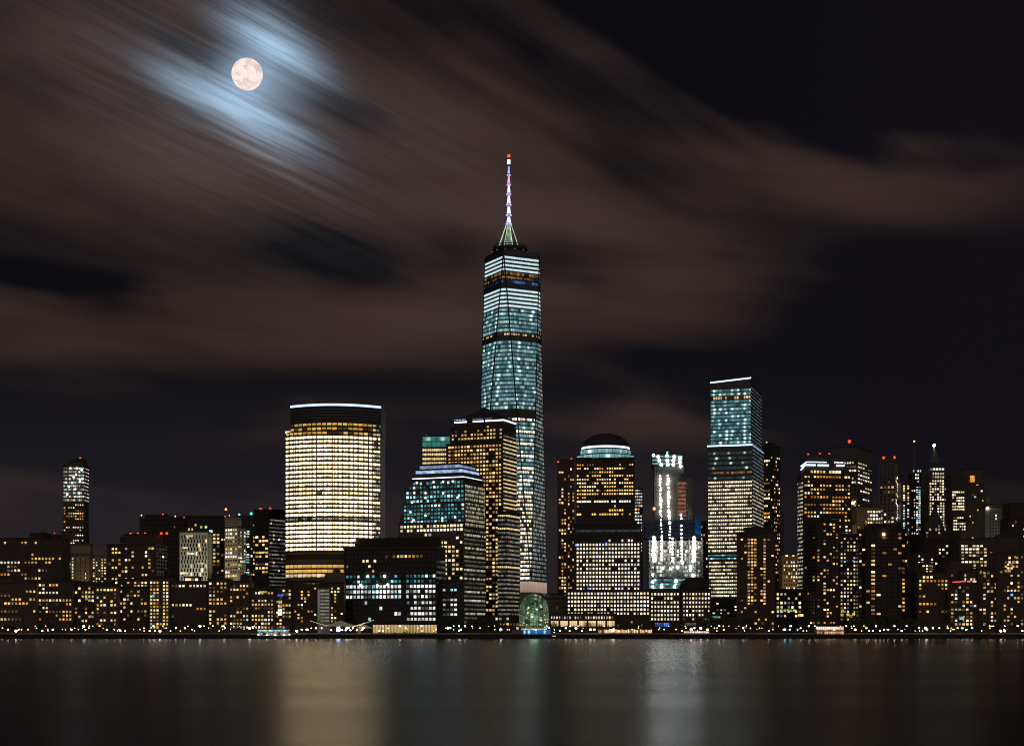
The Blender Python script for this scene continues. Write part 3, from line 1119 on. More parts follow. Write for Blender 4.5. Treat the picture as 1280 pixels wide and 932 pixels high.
for n, (y, py_, mt, hf) in enumerate(bands_1):
    if mt is None:
        continue
    zt_, zb_ = ZW(y, YT) - GZ, ZW(y + py_, YT) - GZ
    pad = (zt_ - zb_) * (1 - hf) / 2
    z0, z1 = zb_ + pad, zt_ - pad
    lo_, hi_ = octo(z0, .35), octo(z1, .35)
    # visible sides: those that look towards the river
    mbv = MB()
    u = 0.0
    order = sorted(range(8), key=lambda i: math.atan2(lo_[i][1], lo_[i][0]))
    cyc = [(i, (i + 1) % 8) for i in range(8)]
    for i, j in cyc:
        l = math.hypot(lo_[j][0] - lo_[i][0], lo_[j][1] - lo_[i][1])
        if l < .4:
            continue
        u1 = u + l / 2.9
        nx, ny = (lo_[j][1] - lo_[i][1]), -(lo_[j][0] - lo_[i][0])
        if ny < l * 0.55:
            mi = 1 if nx > l * .5 else 0
            mbv.face([(*lo_[i], z0), (*lo_[j], z0), (*hi_[j], z1), (*hi_[i], z1)], mi, [(u, n + .02), (u1, n + .02), (u1, n + .98), (u, n + .98)])
        u = math.ceil(u1)
    side_mat = G_COOLRIB if y < 391 and mt is G_COOLRIB else G_TOWERSIDE
    mbv.build('window_band', [mt, side_mat if y > 391 else mt], root)
# parapet, ring, spire
pz = ZT
mb = MB()
tq = [(x * 1.0, y * 1.0) for x, y in ctop]
mb.prism(tq, pz, ZW(318.5, YT) - GZ)
mb.build('parapet', wall_mat((.03, .035, .04), 'glass'), root)
zr0, zr1 = ZW(318.5, YT) - GZ, ZW(309, YT) - GZ
mb = MB()
sx_ = (636.0 - 640.0) / F * YT
for zz, r in ((zr0, 19.5), (zr0 + 3.6, 20.2), (zr1, 18.8)):
    prof = [(r - .5, zz), (r + .5, zz), (r + .5, zz + .7), (r - .5, zz + .7), (r - .5, zz)]
    mb.lathe((sx_ * .6, 0, 0), prof, 40)
for i in range(24):
    a = 2 * PI * i / 24
    mb.tube((sx_ * .6 + 19.5 * math.cos(a), 19.5 * math.sin(a), zr0), (sx_ * .6 + 18.8 * math.cos(a), 18.8 * math.sin(a), zr1), .28, n=4)
prof = [(18.2, zr0 - .5), (18.2, zr1 - 1.2)]
mb.lathe((sx_ * .6, 0, 0), prof, 40)
mb.build('broadcast_ring', M['dark_steel'], root)
for i in range(6):
    mb = MB()
    a = PI + PI * (i + .5) / 6
    mb.box(sx_ * .6 + 20.6 * math.cos(a) - .7, sx_ * .6 + 20.6 * math.cos(a) + .7, 20.6 * math.sin(a) - .2, 20.6 * math.sin(a) + .2, zr0 + 2, zr0 + 2.6)
    mb.build('ring_light', lit_mat('ring_light_green', (.10, .5, .28), .55, var=False), root)
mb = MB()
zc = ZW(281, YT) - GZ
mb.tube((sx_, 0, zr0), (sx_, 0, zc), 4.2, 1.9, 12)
mb.build('spire_base', LAMP['mastgreen'], root)  # floodlit look put into a glowing colour
mb = MB()
for q_ in (.25, .6, .95):
    mb.lathe((sx_, 0, 0), [(3.6, zr0 + 6 * q_ - 1), (4.6, zr0 + 6 * q_ - 1), (4.6, zr0 + 6 * q_ + 1), (3.6, zr0 + 6 * q_ + 1)], 16)
mb.build('spire_base_lights', LAMP['strip_cyan'], root)
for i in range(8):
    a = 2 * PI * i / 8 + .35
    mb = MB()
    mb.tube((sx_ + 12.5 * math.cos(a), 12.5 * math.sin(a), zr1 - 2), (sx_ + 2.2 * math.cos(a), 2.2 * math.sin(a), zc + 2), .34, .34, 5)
    mb.build('guy_cable', LAMP['mastgreen'], root)  # cables glow by colour in place of light on them
mb = MB()
ztip = ZW(196, YT) - GZ
mb.tube((sx_, 0, zc), (sx_, 0, ztip), 1.5, .45, 8)
mb.build('spire_mast', M['steel'], root)
cols = ['mastlight', 'mastlight', 'mastlight', 'mastlight', 'mastpink', 'mastviolet']
ys = [280, 269, 256, 243, 231, 219, 207]
for i in range(6):
    y0, y1 = ys[i], ys[i + 1]
    mb = MB()
    za, zb_ = ZW(y0 - 2.2, YT) - GZ, ZW(y1 + 1.2, YT) - GZ
    mb.tube((sx_, 0, za), (sx_, 0, zb_), 2.5 - .22 * i, 1.2 - .1 * i, 8)
    mb.build('mast_light', LAMP[cols[i]], root)
    mb = MB()
    zz = ZW(y0, YT) - GZ
    mb.lathe((sx_, 0, 0), [(1.5, zz - .6), (3.6 - .3 * i, zz - .6), (3.6 - .3 * i, zz + .6), (1.5, zz + .6)], 14)
    mb.build('mast_platform', LAMP['mastviolet'], root)
mb = MB()
mb.tube((sx_, 0, ZW(205, YT) - GZ), (sx_, 0, ZW(200, YT) - GZ), 1.7, 1.7, 8)
mb.build('spire_beacon', lit_mat('spire_lantern', (.62, .95, .95), 2.2, var=False), root)
mb = MB()
mb.ball((sx_, 0, ZW(195, YT) - GZ), 1.75, 10, 8)
mb.build('beacon', LAMP['red'], root)
TALL_RECT = (606, 676, 330, 790)

# ================================================================== 2 the curved golden office tower
YG = 1420.0
gx = XW(416, YG)
root = empty('curved_office_tower', (gx, YG + 20, GZ), 'wide curved office tower glowing gold with a blue white line along its roof', 'office tower')


def arc(x0, x1, bow, d, n=26, cut=0.0, part='front'):
    """front bowed towards the river between pixel limits, with the flank turning back on the right"""
    pts = []
    a, b = XW(x0, YG) - gx, XW(x1, YG) - gx
    for i in range(n + 1):
        t = i / n
        pts.append((a + (b - a) * t, -20 + d - bow * (1 - (2 * t - 1) ** 2) + 3.0 * t * t))
    if cut:
        e0 = b - cut / F * YG
        last = max(q for q in pts if q[0] <= e0)
        nxt = min(q for q in pts if q[0] > e0)
        w_ = (e0 - last[0]) / (nxt[0] - last[0])
        end = (e0, last[1] + (nxt[1] - last[1]) * w_)
        if part == 'front':
            return [q for q in pts if q[0] < e0] + [end]
        return [end] + [q for q in pts if q[0] > e0]
    return pts


def curve_body(x0, x1, y0, y1, bow, d, name, mat, back=30.0):
    p = arc(x0, x1, bow, d)
    poly = p + [(p[-1][0] + 2.0, p[-1][1] + back), (p[0][0], p[0][1] + back)]
    mb = MB()
    mb.prism(poly, ZW(y1, YG) - GZ, ZW(y0, YG) - GZ, 0, True, True)
    return mb.build(name, mat, root)


gw = wall_mat((.075, .06, .045), 'metal')
curve_body(357, 475, 540, 791, 15, 0, 'wall', gw)
curve_body(363, 476, 509, 540.2, 15, .4, 'crown_wall', wall_mat((.045, .05, .058), 'metal'))
GR = []
y = 546.0
n = 0
while y < 689:
    GR.append((y, 5.32, G_GOLD2 if n in (1, 3, 5, 7, 9, 11, 12, 13, 16) else G_GOLD, .58, 357, 475))
    y += 5.32
    n += 1
GR[19] = (GR[19][0], 5.32, band_mat('gold_plant_floor', (.55, .55, .42), (.75, .70, .5), .62, .8, .3, .06, .75, .05, runs=.2), .6, 357, 475)
for y in (530.0, 535.4, 540.8):
    GR.append((y, 5.3, G_GOLDTOP, .62, 363 if y < 540 else 357, 476 if y < 540 else 475))
for i, y in enumerate((705.5, 711.5, 717.0)):
    GR.append((y, 5.6, G_AMBERHALL if i != 2 else G_CREAMHALL, .74, 357, 475))
for i, (y, py_, mt, hf, x0, x1) in enumerate(GR):
    cut_ = 8.0 if y > 550 else 6.5
    pts = arc(x0, x1, 15, -.45, 26, cut_)
    pad = (1 - hf) / 2 * py_
    z0, z1 = ZW(y + py_ - pad, YG) - GZ, ZW(y + pad, YG) - GZ
    ribbon('window_band', mt, pts, z0, z1, 4.62, 40 + i, root)
    # the flank on the right is dimmer: a narrow band of the same storey
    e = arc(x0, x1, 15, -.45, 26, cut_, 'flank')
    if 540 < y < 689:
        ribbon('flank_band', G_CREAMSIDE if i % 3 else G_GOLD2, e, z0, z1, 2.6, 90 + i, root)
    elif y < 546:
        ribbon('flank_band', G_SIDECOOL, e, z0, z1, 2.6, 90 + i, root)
# thin vertical mullion fins on the bowed front
mb = MB()
pts = [q for q in arc(357, 475, 15, -.6, 26) if q[0] < XW(468, YG) - gx]
for i, (x, yv) in enumerate(pts):
    mb.box(x - .34, x + .34, yv - .1, yv + .5, ZW(689, YG) - GZ, ZW(546, YG) - GZ)
mb.build('mullion_fins', M['dark_steel'], root, kind='stuff')
mb = MB()
for y in (511, 514.5, 518, 521.5, 525):
    p = arc(363.2, 475.8, 15, -.1)
    for a, b in zip(p, p[1:]):
        z = ZW(y, YG) - GZ
        mb.prism([(a[0], a[1] - .35), (b[0], b[1] - .35), (b[0], b[1] + .3), (a[0], a[1] + .3)], z, z + .55, 0, True, True)
mb.build('crown_louvre', M['steel'], root)
mb = MB()
p = arc(363, 476, 15, -.2)
for a, b in zip(p, p[1:]):
    z = ZW(509.6, YG) - GZ
    mb.prism([(a[0], a[1] - .5), (b[0], b[1] - .5), (b[0], b[1] + .4), (a[0], a[1] + .4)], z, z + 1.75, 0, True, True)
mb.build('roof_light_strip', LAMP['strip_blue'], root)
mb = MB()
p = arc(357, 363, 0, 5.5, 2)
mb.box(p[0][0], p[-1][0], -21, -19.4, ZW(541.2, YG) - GZ, ZW(539, YG) - GZ)
mb.build('ledge_light_strip', LAMP['strip_white'], root)
mb = MB()
p = arc(358, 474, 15, -.6)
for y0_, y1_ in ((690.5, 693.5), (699.5, 704.5), (722.8, 725.5)):
    for a, b in zip(p, p[1:]):
        mb.prism([(a[0], a[1] - .6), (b[0], b[1] - .6), (b[0], b[1] + .4), (a[0], a[1] + .4)], ZW(y1_, YG) - GZ, ZW(y0_, YG) - GZ, 0, True, True)
mb.build('belt_course', wall_mat((.20, .16, .11), 'metal'), root)
GOLD_RECT = (357, 475, 509, 790)

# ================================================================== 3 dark office block in front of it
b = Bld('office_block', 'low dark office block with rows of cool white windows beside the golden tower', 'office block', 1340, 430, 545, (.035, .030, .028), 'stone', -20, xc=557, cap=100)
b.mass(430, 545, 686)
b.mass(440, 543, 674, 686, d0=5, d1=b.depth - 5)
b.massz(b.w, b.w + 15.5, 5, b.depth, GZ, b.Z(727))
b.win(433, 544, 688.5, 704, 4.75, 5.6, .55, 'officeamber', .68, .62, mode='off', rowp=[.4, .7, .6])
b.win(432, 502, 717.5, 730.1, 4.65, 6.3, 1, 'tealspot', .70, .50, rowp=[.75, .6], colp=[1])
b.win(432, 502, 730.1, 749, 4.65, 6.3, 1, 'coolwhite', .70, .60, rowp=[1.0, 1.3, 1.3], colp=[1])
b.win(507, 545, 717.5, 730.1, 4.75, 6.3, 1, 'tealspot', .70, .52, rowp=[1.2, .9], colp=[1])
b.win(507, 545, 730.1, 749, 4.75, 6.3, 1, 'coolwhite', .70, .56, rowp=[1.2, .5, .85], colp=[1])
b.win(432, 502, 750, 777, 4.65, 6.4, .03, 'officecool', .7, .6)
b.win(508, 545, 750, 777, 4.75, 6.5, .95, 'coolwhite', .70, .50, colp=[.6, .9, 1.1, 1.2, 1.2, 1.2, 1.2, 1.2])
b.win(432, 544, 705, 717, 4.7, 6, .12, 'faint', .6, .5)
b.bands(None, None, 700, 780, 6.4, lambda j, n: G_DULLSIDE if j < 5 else None, 2.2, .5, 'R', name='flank_band')
b.win(550, 569, 729, 777, 4.4, 6.4, .8, 'coolwhite', .8, .45, d=5, mode='off')
b.stripz('cornice', wall_mat((.07, .055, .045), 'metal'), 0, b.w, 0, b.Z(687), b.Z(685.2), 'FR', .6)
b.plant(470, 520, 671.8, 674, 10)
b.beacon(440.5, 674, 'greenb', .01, 3)
mb = MB()
mb.ball(b.L(b.S(440), 4, b.Z(674.5)), 1.1, 8, 6)
mb.build('roof_lamp', lit_mat('roof_lamp', (1, .92, .62), 6.0, True, False), b.root)
# two teal hot spots behind the glass
for px_, py_ in ((460, 720.5), (451, 731.5), (481, 720.5), (472, 732), (485, 731)):
    mb = MB()
    mb.ball(b.L(b.S(px_), -.6, b.Z(py_)), .95, 8, 6)
    mb.build('ceiling_spot', LAMP['workcool'], b.root)

# ================================================================== 4 stepped tower with pale blue crown
b = Bld('stepped_office_tower', 'stepped office tower with a pale blue glowing crown and teal upper floors', 'office tower', 1425, 498, 580, (.085, .07, .055), 'stone', -24, xc=607)
b.mass(498, 580, 655, roof=True)
b.mass(502, 580, 630, 655, 2, b.depth - 2)
b.mass(505, 579.5, 613, 630.1, 2.02, b.depth - 2.2)
b.mass(509, 579, 601, 613.1, 2.04, b.depth - 2.4)
b.mass(513.5, 577, 594.5, 601, 3, b.depth - 3)
b.mass(517, 574, 588.5, 594.5, 4.5, b.depth - 4)
b.mass(521, 570, 582, 588.5, 6, b.depth - 6)
b.bands(504, 580, 602, 655, 5.2, lambda j, n: None, 2)
b.win(510, 578.5, 602.5, 612.8, 4.3, 5.1, .92, 'teal', .66, .56, d=2.04, colp=[1])
b.win(506, 579, 613.5, 629.8, 4.3, 5.1, .92, 'teal', .66, .56, d=2.02, colp=[1])
b.win(503, 579.5, 630.5, 655, 4.3, 5.1, .90, 'teal', .66, .56, d=2, colp=[1])
b.win(500, 579, 656, 666, 4.2, 4.9, .97, 'officecream', .66, .56, colp=[1])
b.win(545, 579, 671, 786, 4.9, 5.4, .72, 'officecream', .64, .52, rowp=[.5, .5, .8, 1, 1, 1, 1, .9, .7, .4, .6, .7, .8, .7, .4])
b.win(500, 545, 666, 690, 4.9, 5.4, .35, 'officecream', .64, .52)
b.bands(None, 580, 608, 660, 5.0, G_REFL, 1.3, .72, 'R', 2, b.depth - 2, 'corner_band')  # painted reflections, not lit rooms
b.bands(None, None, 662, 786, 5.5, lambda j, n: G_CREAMSIDE if j % 5 in (1, 4) else G_DULLSIDE, 1.6, .55, 'R', name='flank_band')
for (x0, x1, yy_, d_, mt_) in ((513.5, 577, 599.2, 3, 'strip_white'), (517, 574, 592.4, 4.5, 'strip_soft'), (521, 570, 586.3, 6, 'strip_soft')):  # tall soft strips put the crown's blue wash into glowing colour
    b.stripz('ledge_light_strip', LAMP[mt_], b.S(x0), b.S(x1), d_, b.Z(yy_ + (.8 if mt_ == 'strip_white' else 2.6)), b.Z(yy_ - (1.1 if mt_ == 'strip_white' else 3.4)), 'FR', .35, b.depth - d_)
for px_, py_ in ((520, 604), (541, 604), (553, 604), (565, 604), (531, 617), (553, 618), (514, 628), (531, 623), (548, 633), (571, 624), (512, 640), (531, 645), (516, 650), (552, 649), (568, 648)):
    mb = MB()
    mb.ball(b.L(b.S(px_), 1.4, b.Z(py_)), .85, 8, 6)
    mb.build('ceiling_spot', LAMP['spot'], b.root)
b.massz(b.S(498), b.S(503), 3, b.depth - 6, b.Z(655), b.Z(643))

# ================================================================== 5 small tower with green glass crown
b = Bld('green_crowned_tower', 'slim tower with a glowing green glass crown above the stepped tower', 'office tower', 1850, 527.5, 563, (.08, .07, .055), 'stone', -6, depth=30)
b.mass(527.5, 563, 545, roof=True)
b.bands(528, 562.5, 545.5, 559, 6.6, G_GREENTOP, 5.2, .90, 'F')
b.bands(528, 562.5, 560, 582, 4.9, G_WARMROW, 2.2, .62, 'F', start=7)
b.beacon(532, 544, 'red', .6, 3, 1)

# ================================================================== 6 amber tower with pyramid roof
b = Bld('pyramid_roofed_tower', 'amber windowed office tower with a dark pyramid roof edged in white light', 'office tower', 1490, 558, 628, (.070, .052, .040), 'stone', -22, xc=646)
b.mass(558, 628, 556)
b.mass(562, 628, 534, 556, 2, b.depth - 2, roof=False)
b.mass(566, 628, 526.5, 534, 3, b.depth - 2.5)
s0, s1 = b.S(567), b.S(628) - .6
d0, d1 = 3.6, b.depth - 3
mb = MB()
cx_, cy_ = (s0 + s1) / 2, (d0 + d1) / 2
zb_, zt_ = b.Z(526.3) - GZ + 1, b.Z(509) - GZ
base = [b.L(u_, v_, 0)[:2] for u_, v_ in ((s0, d0), (s1, d0), (s1, d1), (s0, d1))]
h_ = .05
tip = [b.L(cx_ + (u_ - cx_) * h_, cy_ + (v_ - cy_) * h_, 0)[:2] for u_, v_ in ((s0, d0), (s1, d0), (s1, d1), (s0, d1))]
mb.prism(base, zb_, zt_, 0, True, True, tip)
mb.build('pyramid_roof', M['slate'], b.root)
mb = MB()
for i in range(1, 7):
    t = i / 7
    q = [b.L(cx_ + (u_ - cx_) * (1 - t * .95) * 1.01, cy_ + (v_ - cy_) * (1 - t * .95) * 1.01, 0)[:2] for u_, v_ in ((s0, d0), (s1, d0), (s1, d1), (s0, d1))]
    z = zb_ + (zt_ - zb_) * t
    mb.prism(q, z - .15, z + .15, 0, True, True)
mb.build('roof_seams', M['dark_steel'], b.root, kind='stuff')
for (x0, x1) in ((566.5, 582), (589.5, 603), (605, 615.5)):
    b.stripz('ledge_light_strip', LAMP['strip_white'], b.S(x0), b.S(x1), 3, b.Z(528.8), b.Z(527.0), 'F', .4)
    mb = MB()
    for i in range(int((b.S(x1) - b.S(x0)) / 1.5)):
        p_ = b.L(b.S(x0) + .5 + i * 1.5, 2.5, b.Z(525))
        mb.box(p_[0] - .4, p_[0] + .4, p_[1] - .3, p_[1] + .3, p_[2] - .35, p_[2] + .35)
    mb.build('ledge_lamps', LAMP['strip_soft'], b.root, kind='stuff')
b.stripz('ledge_light_strip', LAMP['strip_white'], b.S(615.6), b.S(628), 3, b.Z(528.8), b.Z(527.0), 'FR', .4, b.depth - 2.5)
b.win(563, 627, 533, 556, 3.9, 5.0, .62, 'ambergrid', .66, .50, d=2, rowp=[.12, .45, .8, .95], colp=[1])
b.win(560, 627, 557, 789, 3.9, 4.85, .62, 'ambergrid', .66, .50, rowp=[.95, .97, .9, .95, .97, .95, .75, .9, .85, .92, .8, .7], colp=[1, 1, 1, 1, 1, 1, 1, 1, 1, 1, 1, 1, .7, .55, .8, 1, 1])
b.bands(None, None, 545, 780, 4.9, lambda j, n: G_WARMROW if (j * 7) % 5 else G_SIDEWARM, 2.0, .46, 'R', 2, None, 'flank_band')
# lower wing on its right
b2 = Bld('office_wing', 'lower grey glass wing with faint windows right of the amber pyramid tower', 'office wing', 1470, 622, 634, (.07, .07, .068), 'stone', -22, xc=650)
b2.mass(622, 634, 640)
b2.bands(None, None, 642, 770, 5.3, lambda j, n: (G_WARMROW if j in (0, 3, 12) else G_SIDEWARM), 2.0, .5, 'FR')
b2.mass(612, 646, 771, None, -8, 6)
b2.win(613, 645, 772, 790, 4.2, 5.2, .7, 'officeamber', .7, .55, d=-8)

# ================================================================== 7 domed tower
YD = 1400.0
b = Bld('domed_office_tower', 'dome topped office tower with two teal bands and a grid of cream windows', 'office tower', YD, 717, 802, (.058, .045, .038), 'stone', -5, depth=52)
b.mass(708, 813, 738, None, -1.6, 50)
b.mass(717, 801, 656, 738.2)
b.mass(719.5, 793, 573, 656.2, 1.6, 48)
sc_, dc_ = (b.S(724) + b.S(788)) / 2, 24.0
cpt = b.L(sc_, dc_, 0)
for (r0, y0, y1, nm) in ((b.S(793) - sc_ - .6, 566.5, 573, 'teal_drum'), (b.S(787.5) - sc_, 559.5, 566.5, 'upper_drum')):
    mb = MB()
    prof = [(r0, b.Z(y1) - GZ), (r0, b.Z(y0) - GZ), (.2, b.Z(y0) - GZ)]
    mb.lathe((cpt[0], cpt[1], 0), prof, 40)
    mb.build(nm, b.wallmat, b.root)
    pts = [(cpt[0] + (r0 + .3) * math.cos(a), cpt[1] + (r0 + .3) * math.sin(a)) for a in [PI + PI * i / 28 for i in range(29)]]
    ribbon('drum_glazing', G_TEALTOP, pts, b.Z(y1 - .7) - GZ, b.Z(y0 + 1.2) - GZ, 3.3, 7 if nm == 'teal_drum' else 8, b.root)
rd = b.S(786.5) - sc_
zd0, zd1 = b.Z(559.3) - GZ, b.Z(538.5) - GZ
rd0 = rd * .985
hbot = zd0 + 4.0
mb = MB()
prof = [(rd0, zd0), (rd0, hbot)]
for i in range(1, 13):
    t = PI / 2 * i / 12
    prof.append((rd0 * .95 * math.cos(t) + .05, hbot + (zd1 - hbot) * math.sin(t)))
mb.lathe((cpt[0], cpt[1], 0), prof, 48)
mb.build('dome', M['slate'], b.root, smooth=False)
mb = MB()
for i in range(24):
    a = 2 * PI * i / 24
    pr = None
    for rr_, zz_ in prof[1:]:
        q_ = (cpt[0] + rr_ * 1.006 * math.cos(a), cpt[1] + rr_ * 1.006 * math.sin(a), zz_ + .05)
        if pr:
            mb.tube(pr, q_, .22, .22, 4)
        pr = q_
mb.build('dome_ribs', M['dark_steel'], b.root, kind='stuff')
for rr, y0, y1, mt_ in ((rd0 + .35, 558.6, 556.2, 'strip_white'), (rd0 * .93, 553.2, 552.0, 'strip_soft')):
    mb = MB()
    mb.lathe((cpt[0], cpt[1], 0), [(rr - .7, b.Z(y0) - GZ), (rr, b.Z(y0) - GZ), (rr, b.Z(y1) - GZ), (rr - .7, b.Z(y1) - GZ)], 48)
    mb.build('dome_light_ring', LAMP[mt_], b.root)
b.win(720.5, 792, 574, 624, 3.1, 4.75, .55, 'officeamber', .66, .40, d=1.6, mode='off', rowp=[.35, .5, .55, .6, .7, .55, .55, .6, .75, .85])
b.win(720.5, 792, 624, 629, 3.1, 4.75, .9, 'officecream', .8, .45, d=1.6, mode='off')
b.win(720.5, 792, 630, 655, 3.1, 4.9, .32, 'resy', .8, .45, d=1.6, mode='off', rowp=[.15, .35, .6, .3, .05])
b.bands(720, 800, 660.5, 666.5, 6, band_mat('dim_teal_floor', (.05, .12, .13), (.08, .17, .18), .35, .9, .4, .04, .2, .2, spots=.16, spot_every=4), 2.4, .5, 'F')
b.win(720, 800, 673, 738, 4.05, 5.12, 1, 'grid', .58, .52, rowp=[.25, 1.2, 1.3, 1.3, 1.2, .8, .9, .8, 1, 1.2, 1.2, 1.2, .8], colp=[1])
b.win(709, 812, 739, 769, 4.05, 5.1, .9, 'grid', .56, .50, d=-1.6, rowp=[1.2, 1.1, 1.2, 1.1, .75, .8], colp=[1])
for px_, py_, mt_ in ((720, 681, 'blue'), (758, 679, 'blue'), (747, 695, 'blue'), (770, 695, 'blue'), (735, 735, 'blue'), (799, 730, 'blue')):
    b.one(px_, py_, 2.0, 2.4, mt_, d=-.02)

# ================================================================== 8 tower under construction with work lights
YC = 1800.0
b = Bld('construction_tower', 'unfinished tower hung with dazzling white work lights over bright open floors', 'tower', YC, 811, 879, (.13, .125, .12), 'concrete', -3, depth=46)
b.mass(811, 879, 722)
for y in range(676, 722, 5):
    b.boxpart('floor_slab', M['concrete'], b.S(811) - .6, b.S(879) + .6, -.8, 44, b.Z(y + .9), b.Z(y))
    b.band('work_floor', G_SLAB, b.S(813), b.S(877), 1.4, b.Z(y + 4.9), b.Z(y + 1.0), 2.1, y, 'F')
mb = MB()
for i in range(9):
    s_ = b.S(812) + (b.S(878) - b.S(812)) * i / 8
    p_ = b.L(s_, .6, 0)
    mb.tube((p_[0], p_[1], b.Z(722) - GZ), (p_[0], p_[1], b.Z(674) - GZ), .6, n=6)
mb.build('columns', M['concrete'], b.root, kind='stuff')
o = b.boxpart('blue_netting', M['blue_netting'], b.S(806), b.S(876), -1.2, 42, b.Z(672), b.Z(650))
b.bands(806, 876, 650, 672, 5.5, G_BLUENET, 3, .9, 'F', -1.5, name='netting_band')  # netting's glow put into its colour, brighter at the right end
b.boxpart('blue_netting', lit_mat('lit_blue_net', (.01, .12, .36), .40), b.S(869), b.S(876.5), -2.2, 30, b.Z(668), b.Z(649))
b.rects.append((806, 878, 650, 722))
# concrete core rising above the floors
b.boxpart('core', wall_mat((.06, .058, .052), 'concrete'), b.S(818), b.S(855), 8, 36, b.Z(650), b.Z(580))
b.rects.append((818, 855, 580, 650))
b.boxpart('climbing_formwork', M['dark_steel'], b.S(815), b.S(854), 6, 38, b.Z(581), b.Z(567))
b.boxpart('side_frame', wall_mat((.20, .18, .16), 'concrete'), b.S(847), b.S(859), 6, 34, b.Z(650), b.Z(600))
for j in range(9):
    y = 602 + j * 5
    b.band('orange_floor', G_RUST, b.S(848), b.S(858), 5.8, b.Z(y + 3.9), b.Z(y), 2.4, j, 'F')
b.boxpart('hoist_tower', M['concrete'], b.S(860), b.S(866), 4, 9, b.Z(650), b.Z(598))
b.boxpart('hoist_tower', M['steel'], b.S(866.6), b.S(869.5), 4, 8, b.Z(650), b.Z(618))
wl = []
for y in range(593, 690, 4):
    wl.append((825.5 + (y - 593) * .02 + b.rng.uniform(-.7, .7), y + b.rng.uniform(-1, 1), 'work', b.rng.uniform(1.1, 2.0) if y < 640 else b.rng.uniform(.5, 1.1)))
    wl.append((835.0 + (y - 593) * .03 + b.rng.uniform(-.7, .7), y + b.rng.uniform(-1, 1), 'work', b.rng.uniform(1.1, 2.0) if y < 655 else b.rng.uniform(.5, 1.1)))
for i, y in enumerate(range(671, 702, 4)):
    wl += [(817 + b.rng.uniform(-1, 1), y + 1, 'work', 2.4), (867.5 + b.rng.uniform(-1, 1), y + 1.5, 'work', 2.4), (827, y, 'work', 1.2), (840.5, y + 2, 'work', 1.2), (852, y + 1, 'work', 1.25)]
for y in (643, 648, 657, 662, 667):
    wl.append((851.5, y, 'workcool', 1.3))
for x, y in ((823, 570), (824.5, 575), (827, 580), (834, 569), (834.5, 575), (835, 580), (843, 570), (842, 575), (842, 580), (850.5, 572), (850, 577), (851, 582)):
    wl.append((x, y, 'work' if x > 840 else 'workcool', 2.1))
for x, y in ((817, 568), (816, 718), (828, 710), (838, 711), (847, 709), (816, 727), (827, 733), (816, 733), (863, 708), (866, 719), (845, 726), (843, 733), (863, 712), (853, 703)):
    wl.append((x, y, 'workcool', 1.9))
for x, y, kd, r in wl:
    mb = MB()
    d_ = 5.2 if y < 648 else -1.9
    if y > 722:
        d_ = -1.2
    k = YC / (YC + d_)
    mb.ball(b.L(b.S(x), d_, b.Z(y)), r * .82, 8, 6)  # balls oversized to stand in for glare
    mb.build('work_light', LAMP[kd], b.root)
b.beacon(834.5, 564.5, 'greenb', .9, 8, 2)
b.bands(815.5, 853.5, 567.5, 581, 4.5, G_TEALTOP, 3.2, .5, 'F', 5.8, name='formwork_glow')  # glowing panels added so the formwork looks lit teal
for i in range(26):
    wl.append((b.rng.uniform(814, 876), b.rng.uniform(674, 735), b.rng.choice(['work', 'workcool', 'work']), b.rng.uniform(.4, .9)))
b.bands(813, 877, 722, 738, 5.3, lambda j, n: G_TGSPOT, 3, .5, 'F')  # light on the lower slabs put in as glowing teal bands
cr = empty('tower_crane', (XW(816.5, YC - 14), YC - 14, GZ), 'thin luffing crane with a red lamp left of the floodlit unfinished tower', 'crane')
zc_ = ZW(640, YC - 14) - GZ
mb = MB()
for sx2, sy2 in ((-1, -1), (1, -1), (1, 1), (-1, 1)):
    mb.tube((sx2, sy2, 0), (sx2, sy2, zc_), .22, n=4)
for i in range(int(zc_ / 4)):
    mb.tube((-1, -1, i * 4), (1, -1, i * 4 + 4), .14, n=4)
mb.build('crane_mast', M['steel'], cr)
mb = MB()
for o_ in (-.7, .7):
    mb.tube((o_, 0, zc_), (-3 + o_ * .3, 0, zc_ + 30), .25, n=4)
mb.tube((0, 0, zc_ + 2), (7, 0, zc_ + 4), .5, n=5)
mb.build('jib', M['steel'], cr)
mb = MB()
mb.ball((1.0, -1.5, ZW(635.5, YC - 14) - GZ), 1.7, 8, 6)
mb.build('beacon', lit_mat('crane_red', (1, .22, .12), 3.2, var=False), cr)

# ================================================================== 9 slim glass tower with slanted roof line
b = Bld('setback_glass_tower', 'tall setback glass tower, teal above and cream below, with two white roof lines', 'skyscraper', 1760, 884.5, 940.5, (.032, .038, .042), 'glass', -17, xc=954.5)
b.mass(884.5, 940.5, 558)
s0, s1 = b.S(887.5), b.S(938.5)
zlo, zhi = b.Z(558), b.Z(479)
d0_, d1_ = 1.6, b.depth - 2
mb = MB()
P = lambda u_, v_, z_: b.L(u_, v_, z_)
zr_ = b.Z(475.2)
bot = [(s0, d0_), (s1, d0_), (s1, d1_), (s0, d1_)]
topz = [zhi, zr_, zr_ - 6, zhi - 6]
for i in range(4):
    j = (i + 1) % 4
    mb.face([P(*bot[i], zlo), P(*bot[j], zlo), P(*bot[j], topz[j]), P(*bot[i], topz[i])])
mb.face([P(*bot[i], topz[i]) for i in range(4)])
mb.build('upper_wall', b.wallmat, b.root)
b.rects.append((887, 951, 477, 560))
mb = MB()
